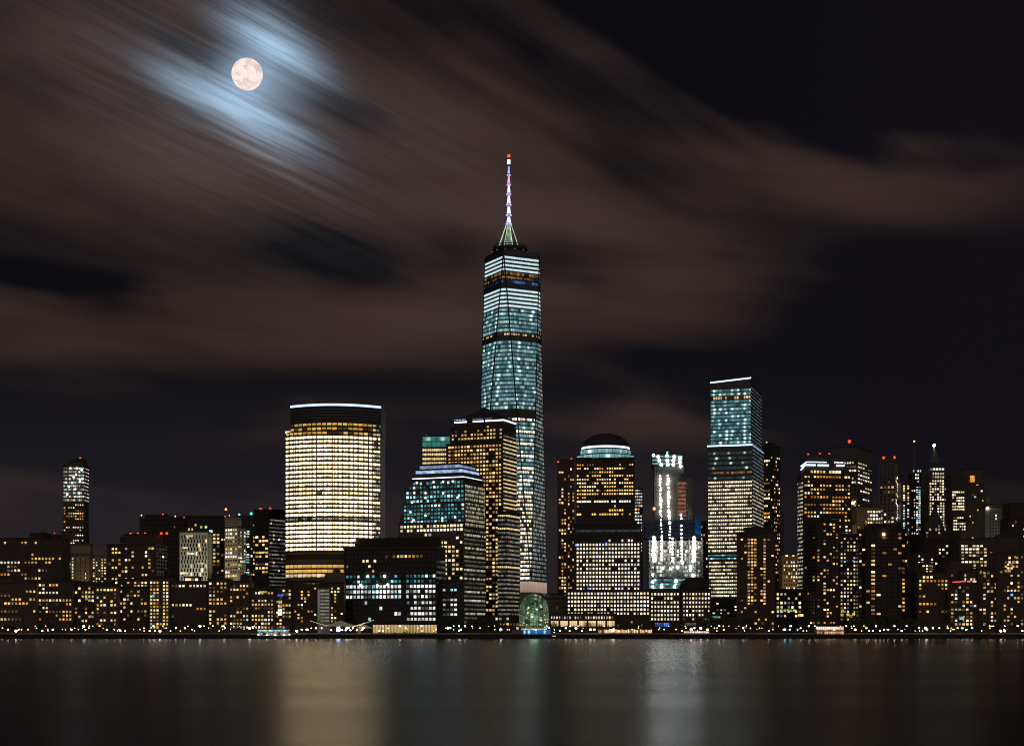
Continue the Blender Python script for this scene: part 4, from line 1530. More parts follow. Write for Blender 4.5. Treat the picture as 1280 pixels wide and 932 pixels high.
for (u0, u1, za, zb2) in ((s0, s1, zhi, zr_),):
    mb.face([P(u0, d0_ - .4, za), P(u1, d0_ - .4, zb2), P(u1, d0_ - .4, zb2 + 1.5), P(u0, d0_ - .4, za + 1.5)])
    mb.face([P(u0, d0_ - .4, za + 1.5), P(u1, d0_ - .4, zb2 + 1.5), P(u1, d0_ + .4, zb2 + 1.5), P(u0, d0_ + .4, za + 1.5)])
    mb.face([P(u1, d0_ - .4, zb2), P(u1, d0_ + .4, zb2), P(u1, d0_ + .4, zb2 + 1.5), P(u1, d0_ - .4, zb2 + 1.5)])
mb.build('roof_light_strip', LAMP['strip_cyan'], b.root)
b.stripz('ledge_light_strip', LAMP['strip_cyan'], -.4, b.w, 0, b.Z(558.3), b.Z(556.6), 'F', .5)
b.stripz('ledge_light_strip', LAMP['strip_soft'], b.w - .5, b.w, 0, b.Z(558.3), b.Z(557.2), 'R', .5)
b.bands(888, 938, 482, 556, 4.6, lambda j, n: (None if j == 0 else G_MECH if j == 3 else G_TGSPOT), 2.6, .72, 'F', d0_)
b.bands(888, 938.5, 484, 556, 4.6, G_SIDECOOL, 3.0, .34, 'R', d0_, d1_, 'flank_band')
b.bands(885, 940, 564, 601, 6.2, lambda j, n: G_SPOTROW if j != 4 else G_OBS, 2.6, .55, 'F')
b.bands(885, 940, 601, 691, 4.75, lambda j, n: G_CREAMROW, 2.3, .58, 'F', start=3)
b.bands(None, None, 561, 690, 4.75, lambda j, n: (G_SIDECOOL if j < 8 else G_CREAMSIDE), 2.6, .5, 'R', name='flank_band')
b.bands(885, 940, 692, 700, 4.2, G_TGSPOT, 2.6, .5, 'F')
b.bands(886, 940, 701, 747, 4.75, lambda j, n: G_WHITEOFF2 if j in (0, 1, 2) else G_CREAMROW, 2.3, .56, 'F', start=30)
b.win(890, 922, 752, 768, 4.5, 4.4, .4, 'resw', .6, .4)
b.bands(890, 922, 769, 773, 4, G_TEALSTRIP, 3, .6, 'F')

b = Bld('dark_glass_tower', 'dark slab tower with cream windows directly right of the setback glass tower', 'office tower', 1930, 952, 963, (.04, .04, .04), 'stone', -42, xc=975.5)
b.mass(952, 963, 558)
b.win(952.5, 962.5, 574, 700, 2.5, 4.7, .75, 'officeamber', .8, .5, mode='off')
b.win(963.5, 975, 570, 760, 2.0, 4.7, .34, 'fargold', .6, .42, 'R')
b.mass(955, 961, 554.5, 558.4, 3, 14)
b.beacon(956, 553, 'redwhite', .6, 4, 1)
# ================================================================== left side: apartment blocks along the river
BR = (.085, .064, .052)   # dark brick
BR2 = (.115, .084, .064)
TAN = (.20, .165, .115)
GREY = (.11, .105, .10)


def apt(name, label, cat, Y, xa, xb, ytop, wall=BR, p=.3, pal='res', px=4.4, py=4.7, theta=0, xc=None, xl=None, depth=24, y1=784, wf=.62, hf=.52, mode='res', cap=90, side_p=None, kind='stone', y0=None, group=None, colp=None):
    b = Bld(name, label, cat, Y, xa, xb, wall, kind, theta, depth, xc, xl, group, cap=cap)
    b.mass(xa, xb, ytop)
    b.win(xa + 1, xb - 1, (y0 or ytop + 2.5), y1, px, py, p, pal, wf, hf, mode=mode, colp=colp)
    if xc:
        b.win(xb + 1, xc - 1, ytop + 3, y1, px * .8, py, side_p if side_p is not None else p, pal, wf, hf, 'R')
    if xl:
        b.win(xl + 1, xa - 1, ytop + 3, y1, px * .8, py, side_p if side_p is not None else p, pal, wf, hf, 'L')
    return b


b = apt('apartment_block', 'broad dark brick apartment block at the left edge with scattered lit rows near its roof', 'apartment block', 1420, -14, 78, 673, BR, .26, 'res', 4.3, 4.9, mode='off', y1=725)
b.tank(50.4, 8, 6.5, 2.0, 673.0)
b.plant(35, 56, 665, 673)
b.plant(60, 70, 667, 673)
b.beacon(66.5, 665.5, 'red', .45)
b = apt('apartment_block', 'front apartment block at the far left, yellow lights in its corner windows', 'apartment block', 1335, -10, 46, 729, BR2, 0.44, 'res', 4.5, 4.9, mode='off', y1=776)
b.mass(-4, 14, 722, 729, 2, 14)
b = apt('apartment_block', 'front apartment block with neat groups of paired lit windows left of the striped tan building', 'apartment block', 1340, 47, 91, 726, BR, 0.47, 'res', 4.3, 4.8, mode='off', y1=776)
b.tank(82.2, 8, 5.5, 1.7, 726.0)
b.plant(62, 78, 721, 726)
b = apt('apartment_block', 'low dark front block with orange and blue windows below the striped tan building', 'apartment block', 1345, 92, 119, 730, BR, 0.34, 'resa', 4.2, 4.8, y1=778)
b.one(113, 770, 4, 2.6, 'blue')
b.one(108, 742, 2.6, 3, 'tealdim')
b.one(108, 748, 2.6, 3, 'teal')
b.plant(98, 112, 726, 730)

# striped tan building and its lower neighbour
b = Bld('tan_striped_building', 'tan building with pale vertical piers below the tower with bright work lights', 'apartment block', 1475, 74, 113, TAN, 'stone', -4, depth=26, xc=116)
b.mass(74, 113, 681)
b.mass(90, 113, 695, None, -2.5, 0)
for i in range(8):
    s_ = b.S(90.6) + (b.S(112.5) - b.S(90.6)) * i / 7
    b.boxpart('pier', b.wallmat, s_ - .45, s_ + .45, -3.2, -2.5, GZ, b.Z(696))
b.win(91, 113, 697, 760, 3.1, 4.6, .13, 'faint', .45, .55, d=-2.5)
for y in range(698, 728, 4):
    b.one(92.3, y, 2.4, 2.6, b.rng.choice(['cool', 'cream', 'white', 'warm', 'cool']), d=-2.5)
b.win(76, 89, 684, 730, 3.2, 4.6, .12, 'faint', .5, .5)
b.one(92, 728.5, 3.6, 3.2, 'orange', d=-2.5)
b = apt('tan_apartment_block', 'tan block with an even grid of small cream windows left of the stepped dark apartments', 'apartment block', 1480, 114.5, 134, 695, TAN, .55, 'officecream', 3.3, 3.3, depth=20, wf=.45, hf=.5, y1=728)

# distant tower with work lights near its top
b = Bld('unfinished_slim_tower', 'slim far tower with white work lights high up and a red light on top', 'tower', 2050, 76.5, 105, (.10, .095, .09), 'concrete', 0, depth=24)
b.mass(76.5, 105, 665)
b.mass(78.5, 105, 582, 665, 1, 23)
b.mass(81.5, 104.5, 577.5, 582, 3, 21)
b.mass(85, 103, 575, 577.5, 5, 19)
b.mass(91, 101, 573, 575, 7, 16)
b.bands(79, 104.8, 583, 627, 4.35, G_WORKTOP, 2.4, .60, 'F', 1)
b.bands(79, 105, 583, 627, 4.35, G_WORKTOP, 2.4, .40, 'R', 1, 23, 'flank_band')
b.win(79, 104.5, 629, 664, 2.7, 3.6, .45, 'officeamber', .62, .45, d=1, mode='off')
b.win(77, 104.5, 667, 680, 2.7, 3.6, .35, 'officecream', .6, .45, mode='off')
b.beacon(98, 571.7, 'red', .9, 9, 2)
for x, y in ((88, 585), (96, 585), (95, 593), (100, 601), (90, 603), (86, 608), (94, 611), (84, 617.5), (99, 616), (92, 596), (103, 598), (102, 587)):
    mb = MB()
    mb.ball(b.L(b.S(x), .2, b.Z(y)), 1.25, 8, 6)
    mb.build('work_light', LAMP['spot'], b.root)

# dark stepped apartments with a row of red lights
b = apt('apartment_tower', 'dark apartment tower with four red roof lights and a pale right flank', 'apartment tower', 1430, 134, 194, 681, BR, .42, 'resy', 4.2, 4.6, -16, xc=210, y1=735, side_p=.06, mode='res', cap=100, colp=[.5, 1.2, 1.3, 1.3, .9, 1.3, .6, 1, .4, .3, .8, 1.2, 1.2, 1.0])
b.tank(147.2, 8, 7.5, 2.3, 681.0)
b.mass(152, 191, 668.5, 681, 4, b.depth - 4)
b.plant(163, 170, 665.5, 668.5, 8)
for x in (159.5, 168.8, 177.8, 194.0, 201.0):
    b.beacon(x, 667 if x < 190 else 666.6, 'red', .95, 5 if x < 190 else 11, 3)
b.stripz('cornice', wall_mat((.22, .19, .15), 'stone'), 0, b.w, 0, b.Z(682.8), b.Z(681.4), 'R', .4)
b = apt('apartment_block', 'front block with glowing paired windows right of the low orange windowed block', 'apartment block', 1335, 119, 147, 732, BR2, 0.49, 'resy', 4.3, 4.8, y1=782)
b.tank(138.6, 8, 5.5, 1.7, 732.0)
b.plant(124, 136, 727, 732)
b = apt('apartment_block', 'narrow dark front block below the row of red roof lights', 'apartment block', 1345, 148, 185, 734, BR, 0.39, 'res', 4.3, 4.7, y1=776)
b.win(149, 184, 726, 733.5, 4.3, 4.4, .5, 'resy', .6, .55, d=1)
b.mass(148, 185, 724, 734, 1.2, 20)
b = apt('apartment_block', 'front block with tall yellow window columns and two blue windows', 'apartment block', 1338, 186, 212, 723, BR2, 0.80, 'resy', 4.0, 4.4, y1=786)
b.tank(206.8, 8, 7.5, 2.3, 723.0)
b.one(191.5, 744.5, 3, 3, 'teal')
b.one(193, 741, 3, 3, 'blue')
b.plant(190, 204, 718.5, 723)

b = Bld('dark_office_tower', 'wide unlit brown tower far behind with small red lights along its roof', 'office tower', 1950, 174.5, 232, (.045, .033, .028), 'stone', 0, depth=40)
b.mass(174.5, 232, 648)
b.mass(180, 206, 643.5, 648, 5, 36)
b.mass(207, 229, 645.5, 648, 5, 36)
b.win(176, 231, 651, 715, 3.6, 5, .012, 'faint', .5, .5)
for x, y, kd in ((176.3, 643.5, 'redwhite'), (203, 642.2, 'red'), (218.7, 644.8, 'redwhite'), (229.7, 646.6, 'red')):
    b.beacon(x, y, kd, .55, 2, 2)

b = Bld('dark_slab_tower', 'dark slab behind the chequered building with yellow windows down its right side', 'office tower', 1900, 233, 277, (.035, .035, .036), 'stone', 0, depth=36)
b.mass(233, 277, 645)
b.win(260.5, 275, 661, 727, 4.6, 4.6, .75, 'resy', .66, .55)
b.win(234, 259, 653, 664, 4.5, 5, .18, 'officecream', .6, .5)
for x in (251.5, 257.5):
    b.one(x, 658.4, 2.6, 2.8, 'lime')
b.one(263.5, 663.8, 4, 3, 'cool')

# floodlit chequered building
b = Bld('chequered_building', 'pale building with a chequer of narrow dark windows beside the dark slab', 'apartment block', 1520, 224.5, 259.5, (.42, .42, .34), 'stone', 0, depth=24)
b.mass(224.5, 259.5, 665)
rng = b.rng
nc, nr = 9, 11
for j in range(nr):
    for i in range(nc):
        x = 226.2 + (259.0 - 226.2) * (i + .3 + .32 * (j % 2)) / nc
        y = 668 + 5.2 * (j + .5)
        mt_ = None
        if rng.random() < .13:
            mt_ = rng.choice(['cream', 'white', 'warmhi'])
        k_ = 1520 / F
        b.wins.append(('F', b.S(x), 0, b.Z(y), 1.65 * k_, 4.4 * k_, mt_))
for x, y, w_ in ((237, 669.5, 9), (231.5, 684.3, 7), (238, 691.5, 9), (250, 704, 8), (230.5, 716, 10), (237, 720, 12)):
    b.one(x, y, w_, 2.2, 'cream')

# twin faced pale tower with louvred top
b = Bld('louvred_tower', 'slim lit tower with a pale louvred box on top between dark neighbours', 'apartment tower', 1540, 281, 297, (.34, .31, .22), 'stone', -30, xc=307.5, cap=100)
b.mass(281, 297, 660)
b.massz(0, b.w, 0, b.depth * .45, b.Z(660), b.Z(647))
for y in range(648, 659, 2):
    b.stripz('louvre', wall_mat((.10, .085, .05), 'metal'), .3, b.w, 0, b.Z(y + .9), b.Z(y + .1), 'F', .3)
b.win(281.5, 296.5, 660, 722, 3.0, 4.6, .85, 'officecream', .70, .46, mode='off')
b.win(297.5, 307, 663, 722, 2.6, 4.6, .55, 'resw', .55, .46, 'R')
b.beacon(278.8, 645, 'red', .7, 3)
b.beacon(279.8, 636, 'redorange', .95, 3, 12)
b.beacon(285, 644, 'redwhite', .4, 2)
b = Bld('dark_slab_tower', 'narrow dark slab with bright horizontal rows left of the louvred tower', 'office tower', 1600, 275.5, 283, (.03, .03, .03), 'stone', 0, depth=20)
b.mass(275.5, 283, 651)
b.win(276, 283, 662, 725, 3.6, 4.7, .42, 'officeamber', .8, .5, mode='off')
b = Bld('dark_office_tower', 'dark tower with two green beacons and ragged white rows right of the louvred tower', 'office tower', 1640, 297, 323, (.028, .028, .028), 'stone', 0, depth=34)
b.mass(297, 323, 645)
b.win(305, 312, 659, 720, 3.5, 3.2, .62, 'officecool', .9, .5, mode='off')
b.win(313, 322, 660, 720, 3.2, 4.7, .16, 'fargold', .7, .5)
b.beacon(298.3, 642.6, 'tealb', .9, 3)
b.beacon(313.4, 641.3, 'greenb', 1.1, 3)
b = Bld('dark_apartment_tower', 'dark tower with two bright red roof lights left of the golden tower', 'apartment tower', 1440, 318, 336, (.026, .023, .022), 'stone', -32, xc=358, cap=100)
b.mass(318, 336, 638)
b.win(319, 335.5, 664, 722, 4.6, 4.7, .52, 'officeamber', .85, .5, mode='off', rowp=[0, .9, .6, 1, .2, .1, .8, .1, 1, .8, .5, .6])
b.bands(None, None, 648, 786, 4.8, lambda j, n: G_DULLSIDE if j % 3 else G_SIDEWARM, 2.0, .5, 'R', name='flank_band')
b.win(337, 357, 652, 720, 3.4, 4.7, .14, 'resw', .55, .45, 'R')
b.beacon(322.3, 636, 'red', 1.1, 4)
b.beacon(334.8, 636, 'red', .95, 3)
b.one(317, 656, 1.6, 1.6, 'white')

b = apt('apartment_block', 'low front block with white lit roof terrace under the chequered building', 'apartment block', 1340, 213, 259, 727, BR, 0.44, 'resy', 4.3, 4.7, mode='off', y1=782)
b.mass(229, 247, 721, 727, 3, 16)
b.win(230, 247, 721.6, 726.6, 4.2, 4.8, 1.0, 'resw', .85, .7, d=3, colp=[1.0])
b = apt('apartment_block', 'dark front block with short yellow bars of windows right of the white lit terrace', 'apartment block', 1336, 259.5, 285, 724, BR, 0.55, 'resy', 4.3, 4.8, mode='off', y1=786, colp=[1])
b.tank(265.1, 8, 6.5, 2.0, 724.0)
b.plant(263, 276, 719, 724)
b = apt('apartment_block', 'front block with close rows of yellow windows below the louvred tower', 'apartment block', 1339, 286, 312, 727, BR2, 0.80, 'resy', 4.2, 4.6, mode='off', y1=786)
b.tank(304.2, 8, 7.5, 2.3, 727.0)
b.plant(299, 310, 718, 727)
b = apt('apartment_block', 'front block with long yellow and pink rows below the two red roof lights', 'apartment block', 1337, 313, 343, 736, BR, 0.80, 'resy', 4.2, 4.7, mode='off', y1=786)
b.plant(318, 334, 731, 736)
b.one(329, 739.5, 9, 2.2, 'yellow')
b = apt('apartment_block', 'narrow front block with a blue lit window left of the brown hotel', 'apartment block', 1341, 344, 365, 733, BR2, 0.44, 'res', 4.2, 4.8, y1=786)
b.tank(360.8, 8, 6.5, 2.0, 733.0)
b.one(348.3, 743.5, 2.6, 2.6, 'blue')
b.one(352, 743.5, 2.6, 2.6, 'blue')
for y in range(752, 768, 5):
    b.one(350, y, 5, 3.4, 'cream')

# brown hotel with pale stair tower in front of the golden tower
b = Bld('brown_hotel', 'low brown brick hotel with a pale lit stair tower below the golden tower', 'hotel', 1332, 366, 430, (.075, .045, .036), 'stone', -3, depth=34, cap=100)
b.mass(366, 430, 728.5)
b.plant(404, 429, 715, 728.5, 8, 26, wall_mat((.14, .12, .105), 'stone'))
b.plant(414, 421, 711, 715, 10, 20)
b.win(367, 396, 733, 778, 4.1, 4.2, .26, 'resy', .60, .55)
b.win(413, 429, 733, 778, 4.1, 4.2, .42, 'resy', .60, .55, colp=[1.3, 1.3, .3, .1])
o = b.boxpart('stair_tower', wall_mat((.34, .36, .30), 'concrete'), b.S(397), b.S(412.5), -.9, 3, GZ, b.Z(735))
b.bands(400.5, 412, 736, 778, 4.4, band_mat('stair_glazing', (.42, .46, .36), (.60, .55, .42), .42, .95, .5, .03, .2, .4), 4, .55, 'F', -.9, name='stair_window')
b.bands(397.4, 400, 736, 778, 42, band_mat('stair_strip', (.40, .46, .36), (.42, .48, .38), .22, 1.1, .8, .0, .1, .6), 3, .95, 'F', -.9, name='stair_window')
b.win(378, 400, 727.2, 729.6, 5, 2.4, .9, 'resw', .8, .7, d=-.1)

# ================================================================== centre, at the foot of the towers
b = Bld('low_dark_building', 'low dark building with a few lit windows left of the glass vault', 'building', 1352, 584, 650, (.05, .042, .038), 'stone', 0, depth=18, cap=60)
b.mass(584, 650, 776)
b.mass(596, 648, 770, 776, 3, 16)
b.win(624, 649, 777.5, 787, 4.4, 5.6, .55, 'officeamber', .7, .6, mode='off')
b.win(600, 646, 770.4, 775.6, 4.6, 5, .25, 'resw', .7, .6, d=3)

# glass vault of the winter garden
yv = 1345.0
vx = XW(667.5, yv)
root = empty('glass_vault', (vx, yv + 12, GZ), 'arched glass hall glowing green at the foot of the tallest tower', 'glass hall')
rv = XW(686.5, yv) - vx
zs_ = ZW(764, yv) - GZ
for step, (rr_, d0_, d1_) in enumerate(((1.0, -8, 10), (.86, -13, -8))):
    R0 = rv * rr_
    zspr = zs_ - 1.0 * step
    hh = (ZW(741.5, yv) - GZ - zs_) * rr_
    prof = [(-R0, 0)] + [(-R0 * math.cos(PI * i / 20), zspr + hh * math.sin(PI * i / 20)) for i in range(21)] + [(R0, 0)]
    # roof shell and end wall
    mb = MB()
    for (x0, z0), (x1, z1) in zip(prof, prof[1:]):
        mb.face([(x0, d1_, z0), (x0, d0_, z0), (x1, d0_, z1), (x1, d1_, z1)], 0)
    mb.build('vault_shell', wall_mat((.03, .05, .04), 'glass'), root)
    mb = MB()
    nseg = 12
    for i in range(nseg):
        xa_, xb_ = -R0 + 2 * R0 * i / nseg, -R0 + 2 * R0 * (i + 1) / nseg
        za_ = zspr + hh * math.sqrt(max(0, 1 - (xa_ / R0) ** 2))
        zb2 = zspr + hh * math.sqrt(max(0, 1 - (xb_ / R0) ** 2))
        nrow = 12
        zt2 = min(za_, zb2)
        for j in range(nrow):
            q0 = 5.4 + (zt2 - 5.4) * j / nrow
            q1 = 5.4 + (zt2 - 5.4) * (j + 1) / nrow
            mb.face([(xa_, d0_, q0), (xb_, d0_, q0), (xb_, d0_, q1), (xa_, d0_, q1)], 0, [(i, j), (i + 1, j), (i + 1, j + 1), (i, j + 1)])
        mb.face([(xa_, d0_, zt2), (xb_, d0_, zt2), (xb_, d0_, zb2), (xa_, d0_, za_)], 0, [(i, 20), (i + 1, 20), (i + 1, 21), (i, 21)])
    mb.build('end_glazing', band_mat('vault_glazing', (.10, .28, .14), (.32, .40, .22), .55, .72, .25, .07, .3, .10, runs=.3, spots=.35, spot_every=2.0, spot_col=(.75, .80, .48)), root)
    mb = MB()
    for k_ in (1.0, .80, .60, .40):
        pr = None
        for i in range(17):
            a = PI * i / 16
            q_ = (-R0 * k_ * math.cos(a), d0_ - .3, zspr + hh * k_ * math.sin(a))
            if pr:
                mb.tube(pr, q_, .24, .24, 4)
            pr = q_
    for i in range(9):
        a = PI * (i + .5) / 9
        mb.tube((0, d0_ - .3, zspr), (-R0 * math.cos(a), d0_ - .3, zspr + hh * math.sin(a)), .2, .2, 4)
    mb.build('arch_frame', simple('pale_green_steel' + str(step), (.16, .26, .18), .5), root)
ribbon('entrance_glazing', band_mat('vault_entrance', (.75, .80, .30), (.95, .85, .45), .95, .86, .5, .08, .2, .2), [(-rv * .86, -13.4), (rv * .86, -13.4)], .8, 5.3, 1.6, 3, root)
gl = bpy.data.lights.new('vault_light', 'POINT')
gl.energy = 2200
gl.color = (.5, 1.0, .55)
gl.shadow_soft_size = 4.0
go = bpy.data.objects.new('vault_light', gl)
COL.objects.link(go)
go.parent = root
go.location = (0, -19, 14)

b = Bld('low_beige_building', 'low beige building between the glass vault and the domed tower', 'building', 1420, 685, 712, (.22, .18, .13), 'stone', 0, depth=24)
b.mass(685, 712, 748)
b.mass(688, 706, 742.5, 748, 4, 20)
b.win(686, 711, 750, 768, 4.3, 5.2, .14, 'faint', .6, .5)
b = Bld('arcade_building', 'long low two storey building with seven broad warm shop windows by the domed tower', 'building', 1338, 687.5, 814, (.075, .06, .05), 'stone', 0, depth=20, cap=100)
b.mass(687.5, 770, 767.5)
b.massz(b.S(770), b.S(814), 2, 20, GZ, b.Z(771))
b.win(688, 767, 769, 774, 3.3, 5, .88, 'officecream', .5, .6, colp=[1])
for i in range(7):
    x0 = 688.5 + i * 11.7
    b.band('shop_window', G_SHOP, b.S(x0), b.S(x0 + 9.6), 0, b.Z(783), b.Z(775.6), 1.5, 60 + i, 'F')
b.win(771, 813, 775, 783, 4, 4, .25, 'resa', .6, .6, d=2)

b = Bld('apartment_tower', 'narrow brown tower with scattered amber windows left of the domed tower', 'apartment tower', 1760, 697, 718, (.09, .068, .05), 'stone', 0, depth=26, cap=100)
b.mass(697, 718, 579)
b.mass(700, 718, 574.5, 579, 3, 20)
b.win(698, 708, 588, 745, 3.2, 4.3, .48, 'resa', .66, .55)
b.win(709.5, 718, 584, 745, 3.0, 4.3, .48, 'resa', .66, .55)
b.beacon(697.8, 577, 'red', .75, 2, 2)
b.beacon(714.5, 573, 'red', .75, 4, 2)
b = Bld('far_lit_tower', 'thin far tower with mixed white and yellow lights right of the domed tower', 'tower', 1950, 792, 803.5, (.07, .065, .06), 'concrete', 0, depth=20)
b.mass(792, 803.5, 610)
b.bands(793, 803, 611, 634, 3.9, G_WORKTOP, 2.2, .6, 'F')
b.win(793, 803, 634, 690, 3.2, 4.2, .5, 'mixed', .7, .5)
b = Bld('dark_office_tower', 'plain dark tower half hidden behind the floodlit unfinished tower', 'office tower', 2000, 868, 886, (.06, .048, .04), 'stone', 0, depth=24)
b.mass(868, 886, 652)
b.win(869, 885, 656, 720, 3.4, 4.8, .14, 'resa', .5, .5)

# low block with small dome
b = Bld('small_domed_building', 'brown office block with a small dark dome under the floodlit unfinished tower', 'office block', 1405, 812, 888.5, (.085, .058, .045), 'stone', -2, depth=46, cap=100)
b.mass(812, 850, 737)
b.mass(851, 888.5, 737)
b.massz(b.S(850), b.S(851), 3, 40, GZ, b.Z(739))
cpx = b.L(b.S(869), 20, 0)
rr_ = (b.S(887) - b.S(851)) / 2
mb = MB()
prof = [(rr_ * 1.0, b.Z(737) - GZ), (rr_ * 1.0, b.Z(734) - GZ)]
for i in range(1, 9):
    t = PI / 2 * i / 8
    prof.append((rr_ * .97 * math.cos(t) + .05, b.Z(734) - GZ + (b.Z(720.5) - b.Z(734)) * math.sin(t)))
mb.lathe((cpx[0], cpx[1], 0), prof, 36)
mb.build('dome', M['slate'], b.root)
mb = MB()
for i in range(20):
    a = 2 * PI * i / 20
    pr = None
    for r2, z2 in prof[1:]:
        q_ = (cpx[0] + r2 * 1.008 * math.cos(a), cpx[1] + r2 * 1.008 * math.sin(a), z2 + .05)
        if pr:
            mb.tube(pr, q_, .2, .2, 4)
        pr = q_
mb.build('dome_ribs', M['dark_steel'], b.root, kind='stuff')
b.win(813, 849.5, 739.5, 776, 4.05, 5.15, .9, 'grid', .54, .50, colp=[1.0], rowp=[1.1, .4, 1.2, 1.1, .8, 1.2, 1.1])
b.win(853, 888, 739.5, 776, 4.05, 5.15, .85, 'grid', .52, .48, colp=[1.0], rowp=[1.2, 1.0, 1.1, 1.1, .6, .6, .3])
b.bands(818.5, 838.5, 777.5, 783.5, 6, G_BLUESHOP, 1.6, .8, 'F', name='shop_window')
b.bands(856, 870, 777.5, 782.5, 5, G_DULLSIDE, 1.6, .8, 'F', name='shop_window')

# ================================================================== right side
b = Bld('brown_apartment_tower', 'brown brick apartment tower with two columns of amber windows before the setback glass tower', 'apartment tower', 1345, 924, 969, (.080, .050, .038), 'stone', 8, xl=920.5, cap=100)
b.mass(924, 969, 666)
b.mass(936, 961, 659.5, 666, 3, 14)
b.plant(944, 954, 656.5, 659.5, 5, 12)
b.win(934, 946, 672, 756, 3.9, 4.0, .82, 'resa', .72, .55, rowp=[.5, .9, 1, 1, 1.1, 1, 1, 1, 1, .4, .5, .4, .6, .3, .6, .9, .5, .5, .6, .9])
b.win(950, 957.5, 672, 756, 3.7, 4.0, .80, 'resa', .72, .55, colp=[.35, 1.25])
b.win(925, 934, 672, 756, 4.2, 4.0, .06, 'resa', .6, .5)
b.win(958.5, 968, 672, 756, 4.2, 4.0, .10, 'resa', .6, .5)
b.win(925, 968, 757, 786, 4.4, 4.6, .12, 'resa', .6, .5)
b = apt('low_apartment_wing', 'low dark wing with green tinged square windows right of the brown apartment tower', 'apartment block', 1395, 969, 1003, 737, (.055, .045, .04), .6, 'resw', 4.3, 5.0, depth=20, y1=772, wf=.6, hf=.5)
for x in (972.5, 976.5, 981, 985, 989, 993):
    b.one(x, 762.6, 2.9, 3.0, 'lime')
b.one(1001, 768.5, 6, 2.6, 'warmhi')
b = Bld('art_deco_building', 'tan floodlit building with little roof finials behind the green tinged wing', 'building', 1720, 978, 1000.5, (.26, .185, .10), 'stone', 0, depth=24)
b.mass(978, 1000.5, 693)
b.win(979, 1000, 700, 737, 3.2, 4.6, .34, 'officecream', .55, .45, rowp=[.3, .8, .2, .5, .7, .1, .1, .9])
for x in (979, 984.5, 989.5, 995, 1000):
    mb = MB()
    mb.prism([b.L(b.S(x) + u_, v_, 0)[:2] for u_, v_ in ((-.8, 0), (.8, 0), (.8, 1.6), (-.8, 1.6))], b.Z(693) - GZ, b.Z(688.5) - GZ, 0, True, True, [b.L(b.S(x) + u_, .8 + v_, 0)[:2] for u_, v_ in ((-.1, -.1), (.1, -.1), (.1, .1), (-.1, .1))])
    mb.build('finial', b.wallmat, b.root)
for x in (983.3, 991.5):
    b.one(x, 693.8, 2.8, 2.8, 'warmhi')
b = Bld('thin_far_tower', 'faint thin tower far behind, right of the dark slab with cream windows', 'tower', 2100, 973, 980, (.12, .11, .09), 'stone', 0, depth=20)
b.mass(973, 980, 640)
b.win(974, 979.5, 644, 720, 2.6, 4, .05, 'faint', .5, .5)

b = Bld('octagon_crowned_tower', 'office tower with a notched crown of white lights and amber rows at the right', 'office tower', 1480, 1004, 1064, (.052, .040, .032), 'stone', 9, xl=997, cap=100)
b.mass(1004, 1064, 594)
s0_, s1_ = b.S(1005), b.S(1063)
mb = MB()
zA, zB2 = b.Z(594) - GZ, b.Z(577) - GZ
base = [b.L(u_, v_, 0)[:2] for u_, v_ in ((s0_, 1), (s1_, 1), (s1_, b.depth - 1), (s0_, b.depth - 1))]
mb.prism(base, zA, zA + 3.5, 0, False)
tp_ = [b.L(u_, v_, 0)[:2] for u_, v_ in ((s0_ + 5, 3), (s1_ - 5, 3), (s1_ - 5, b.depth - 3), (s0_ + 5, b.depth - 3))]
mb.prism(base, zA + 3.5, zB2, 0, True, False, tp_)
mb.build('crown', M['slate'], b.root)
b.rects.append((1006, 1062, 577, 594))
b.massz(s0_ + 8, s1_ - 10, 5, b.depth - 5, b.Z(577.2), b.Z(568.5))
for x, y in ((1014, 566), (1028.5, 565), (1040.5, 565)):
    b.beacon(x, y, 'red' if x > 1013 else 'redorange', .62, 8, 2)
for (x0, x1, y_) in ((1009.5, 1036, 576.6), (1044, 1056, 576.6)):
    mb = MB()
    for i in range(int((b.S(x1) - b.S(x0)) / 1.3)):
        p_ = b.L(b.S(x0) + .5 + i * 1.3, 2.6, b.Z(y_))
        mb.box(p_[0] - .4, p_[0] + .4, p_[1] - .3, p_[1] + .3, p_[2] - .45, p_[2] + .45)
    mb.build('ledge_lamps', LAMP['strip_white'], b.root, kind='stuff')
for (x0, x1) in ((1007.5, 1020), (1022.5, 1036.5), (1046, 1056)):
    b.stripz('ledge_light_strip', LAMP['strip_white'], b.S(x0), b.S(x1), 1.2, b.Z(581.6), b.Z(579.6), 'F', .5)
for ya, yb, xa_, xb_ in ((577, 582, 1008.5, 1003), (580.5, 586.5, 1007, 1001.5)):
    mb = MB()
    d_ = b.D(xb_, 0)
    mb.tube(b.L(b.S(xa_), .8, b.Z(ya)), b.L(-.3, 5.5, b.Z(yb)), .65, n=5)
    mb.build('ledge_light_strip', LAMP['strip_white'], b.root)
b.win(1005, 1063, 586, 598, 3.9, 5.5, .5, 'officeamber', .78, .5, mode='off', rowp=[.6, .8])
b.win(1005, 1063, 599, 652, 3.9, 4.95, .62, 'officeamber', .64, .46, mode='off', rowp=[.25, .75, .7, .7, .85, .45, .7, .95, .5, .75])
b.win(1040, 1064, 655, 790, 4.1, 4.6, .55, 'resw', .6, .5)
b.bands(None, None, 601, 738, 4.9, G_CREAMSIDE, 1.8, .55, 'L', name='flank_band')
b = Bld('beige_office_tower', 'pale flat topped tower with one red beacon and slanting rows of lit windows', 'office tower', 1950, 1040, 1071, (.115, .11, .095), 'stone', -28, xc=1091)
b.mass(1040, 1071, 560)
b.win(1052, 1070.5, 577, 640, 3.2, 4.8, .5, 'officecream', .7, .40, mode='off', rowp=[.9, .9, .6, .5, .7, .8, .2, .2, .1, .7, .5, .5])
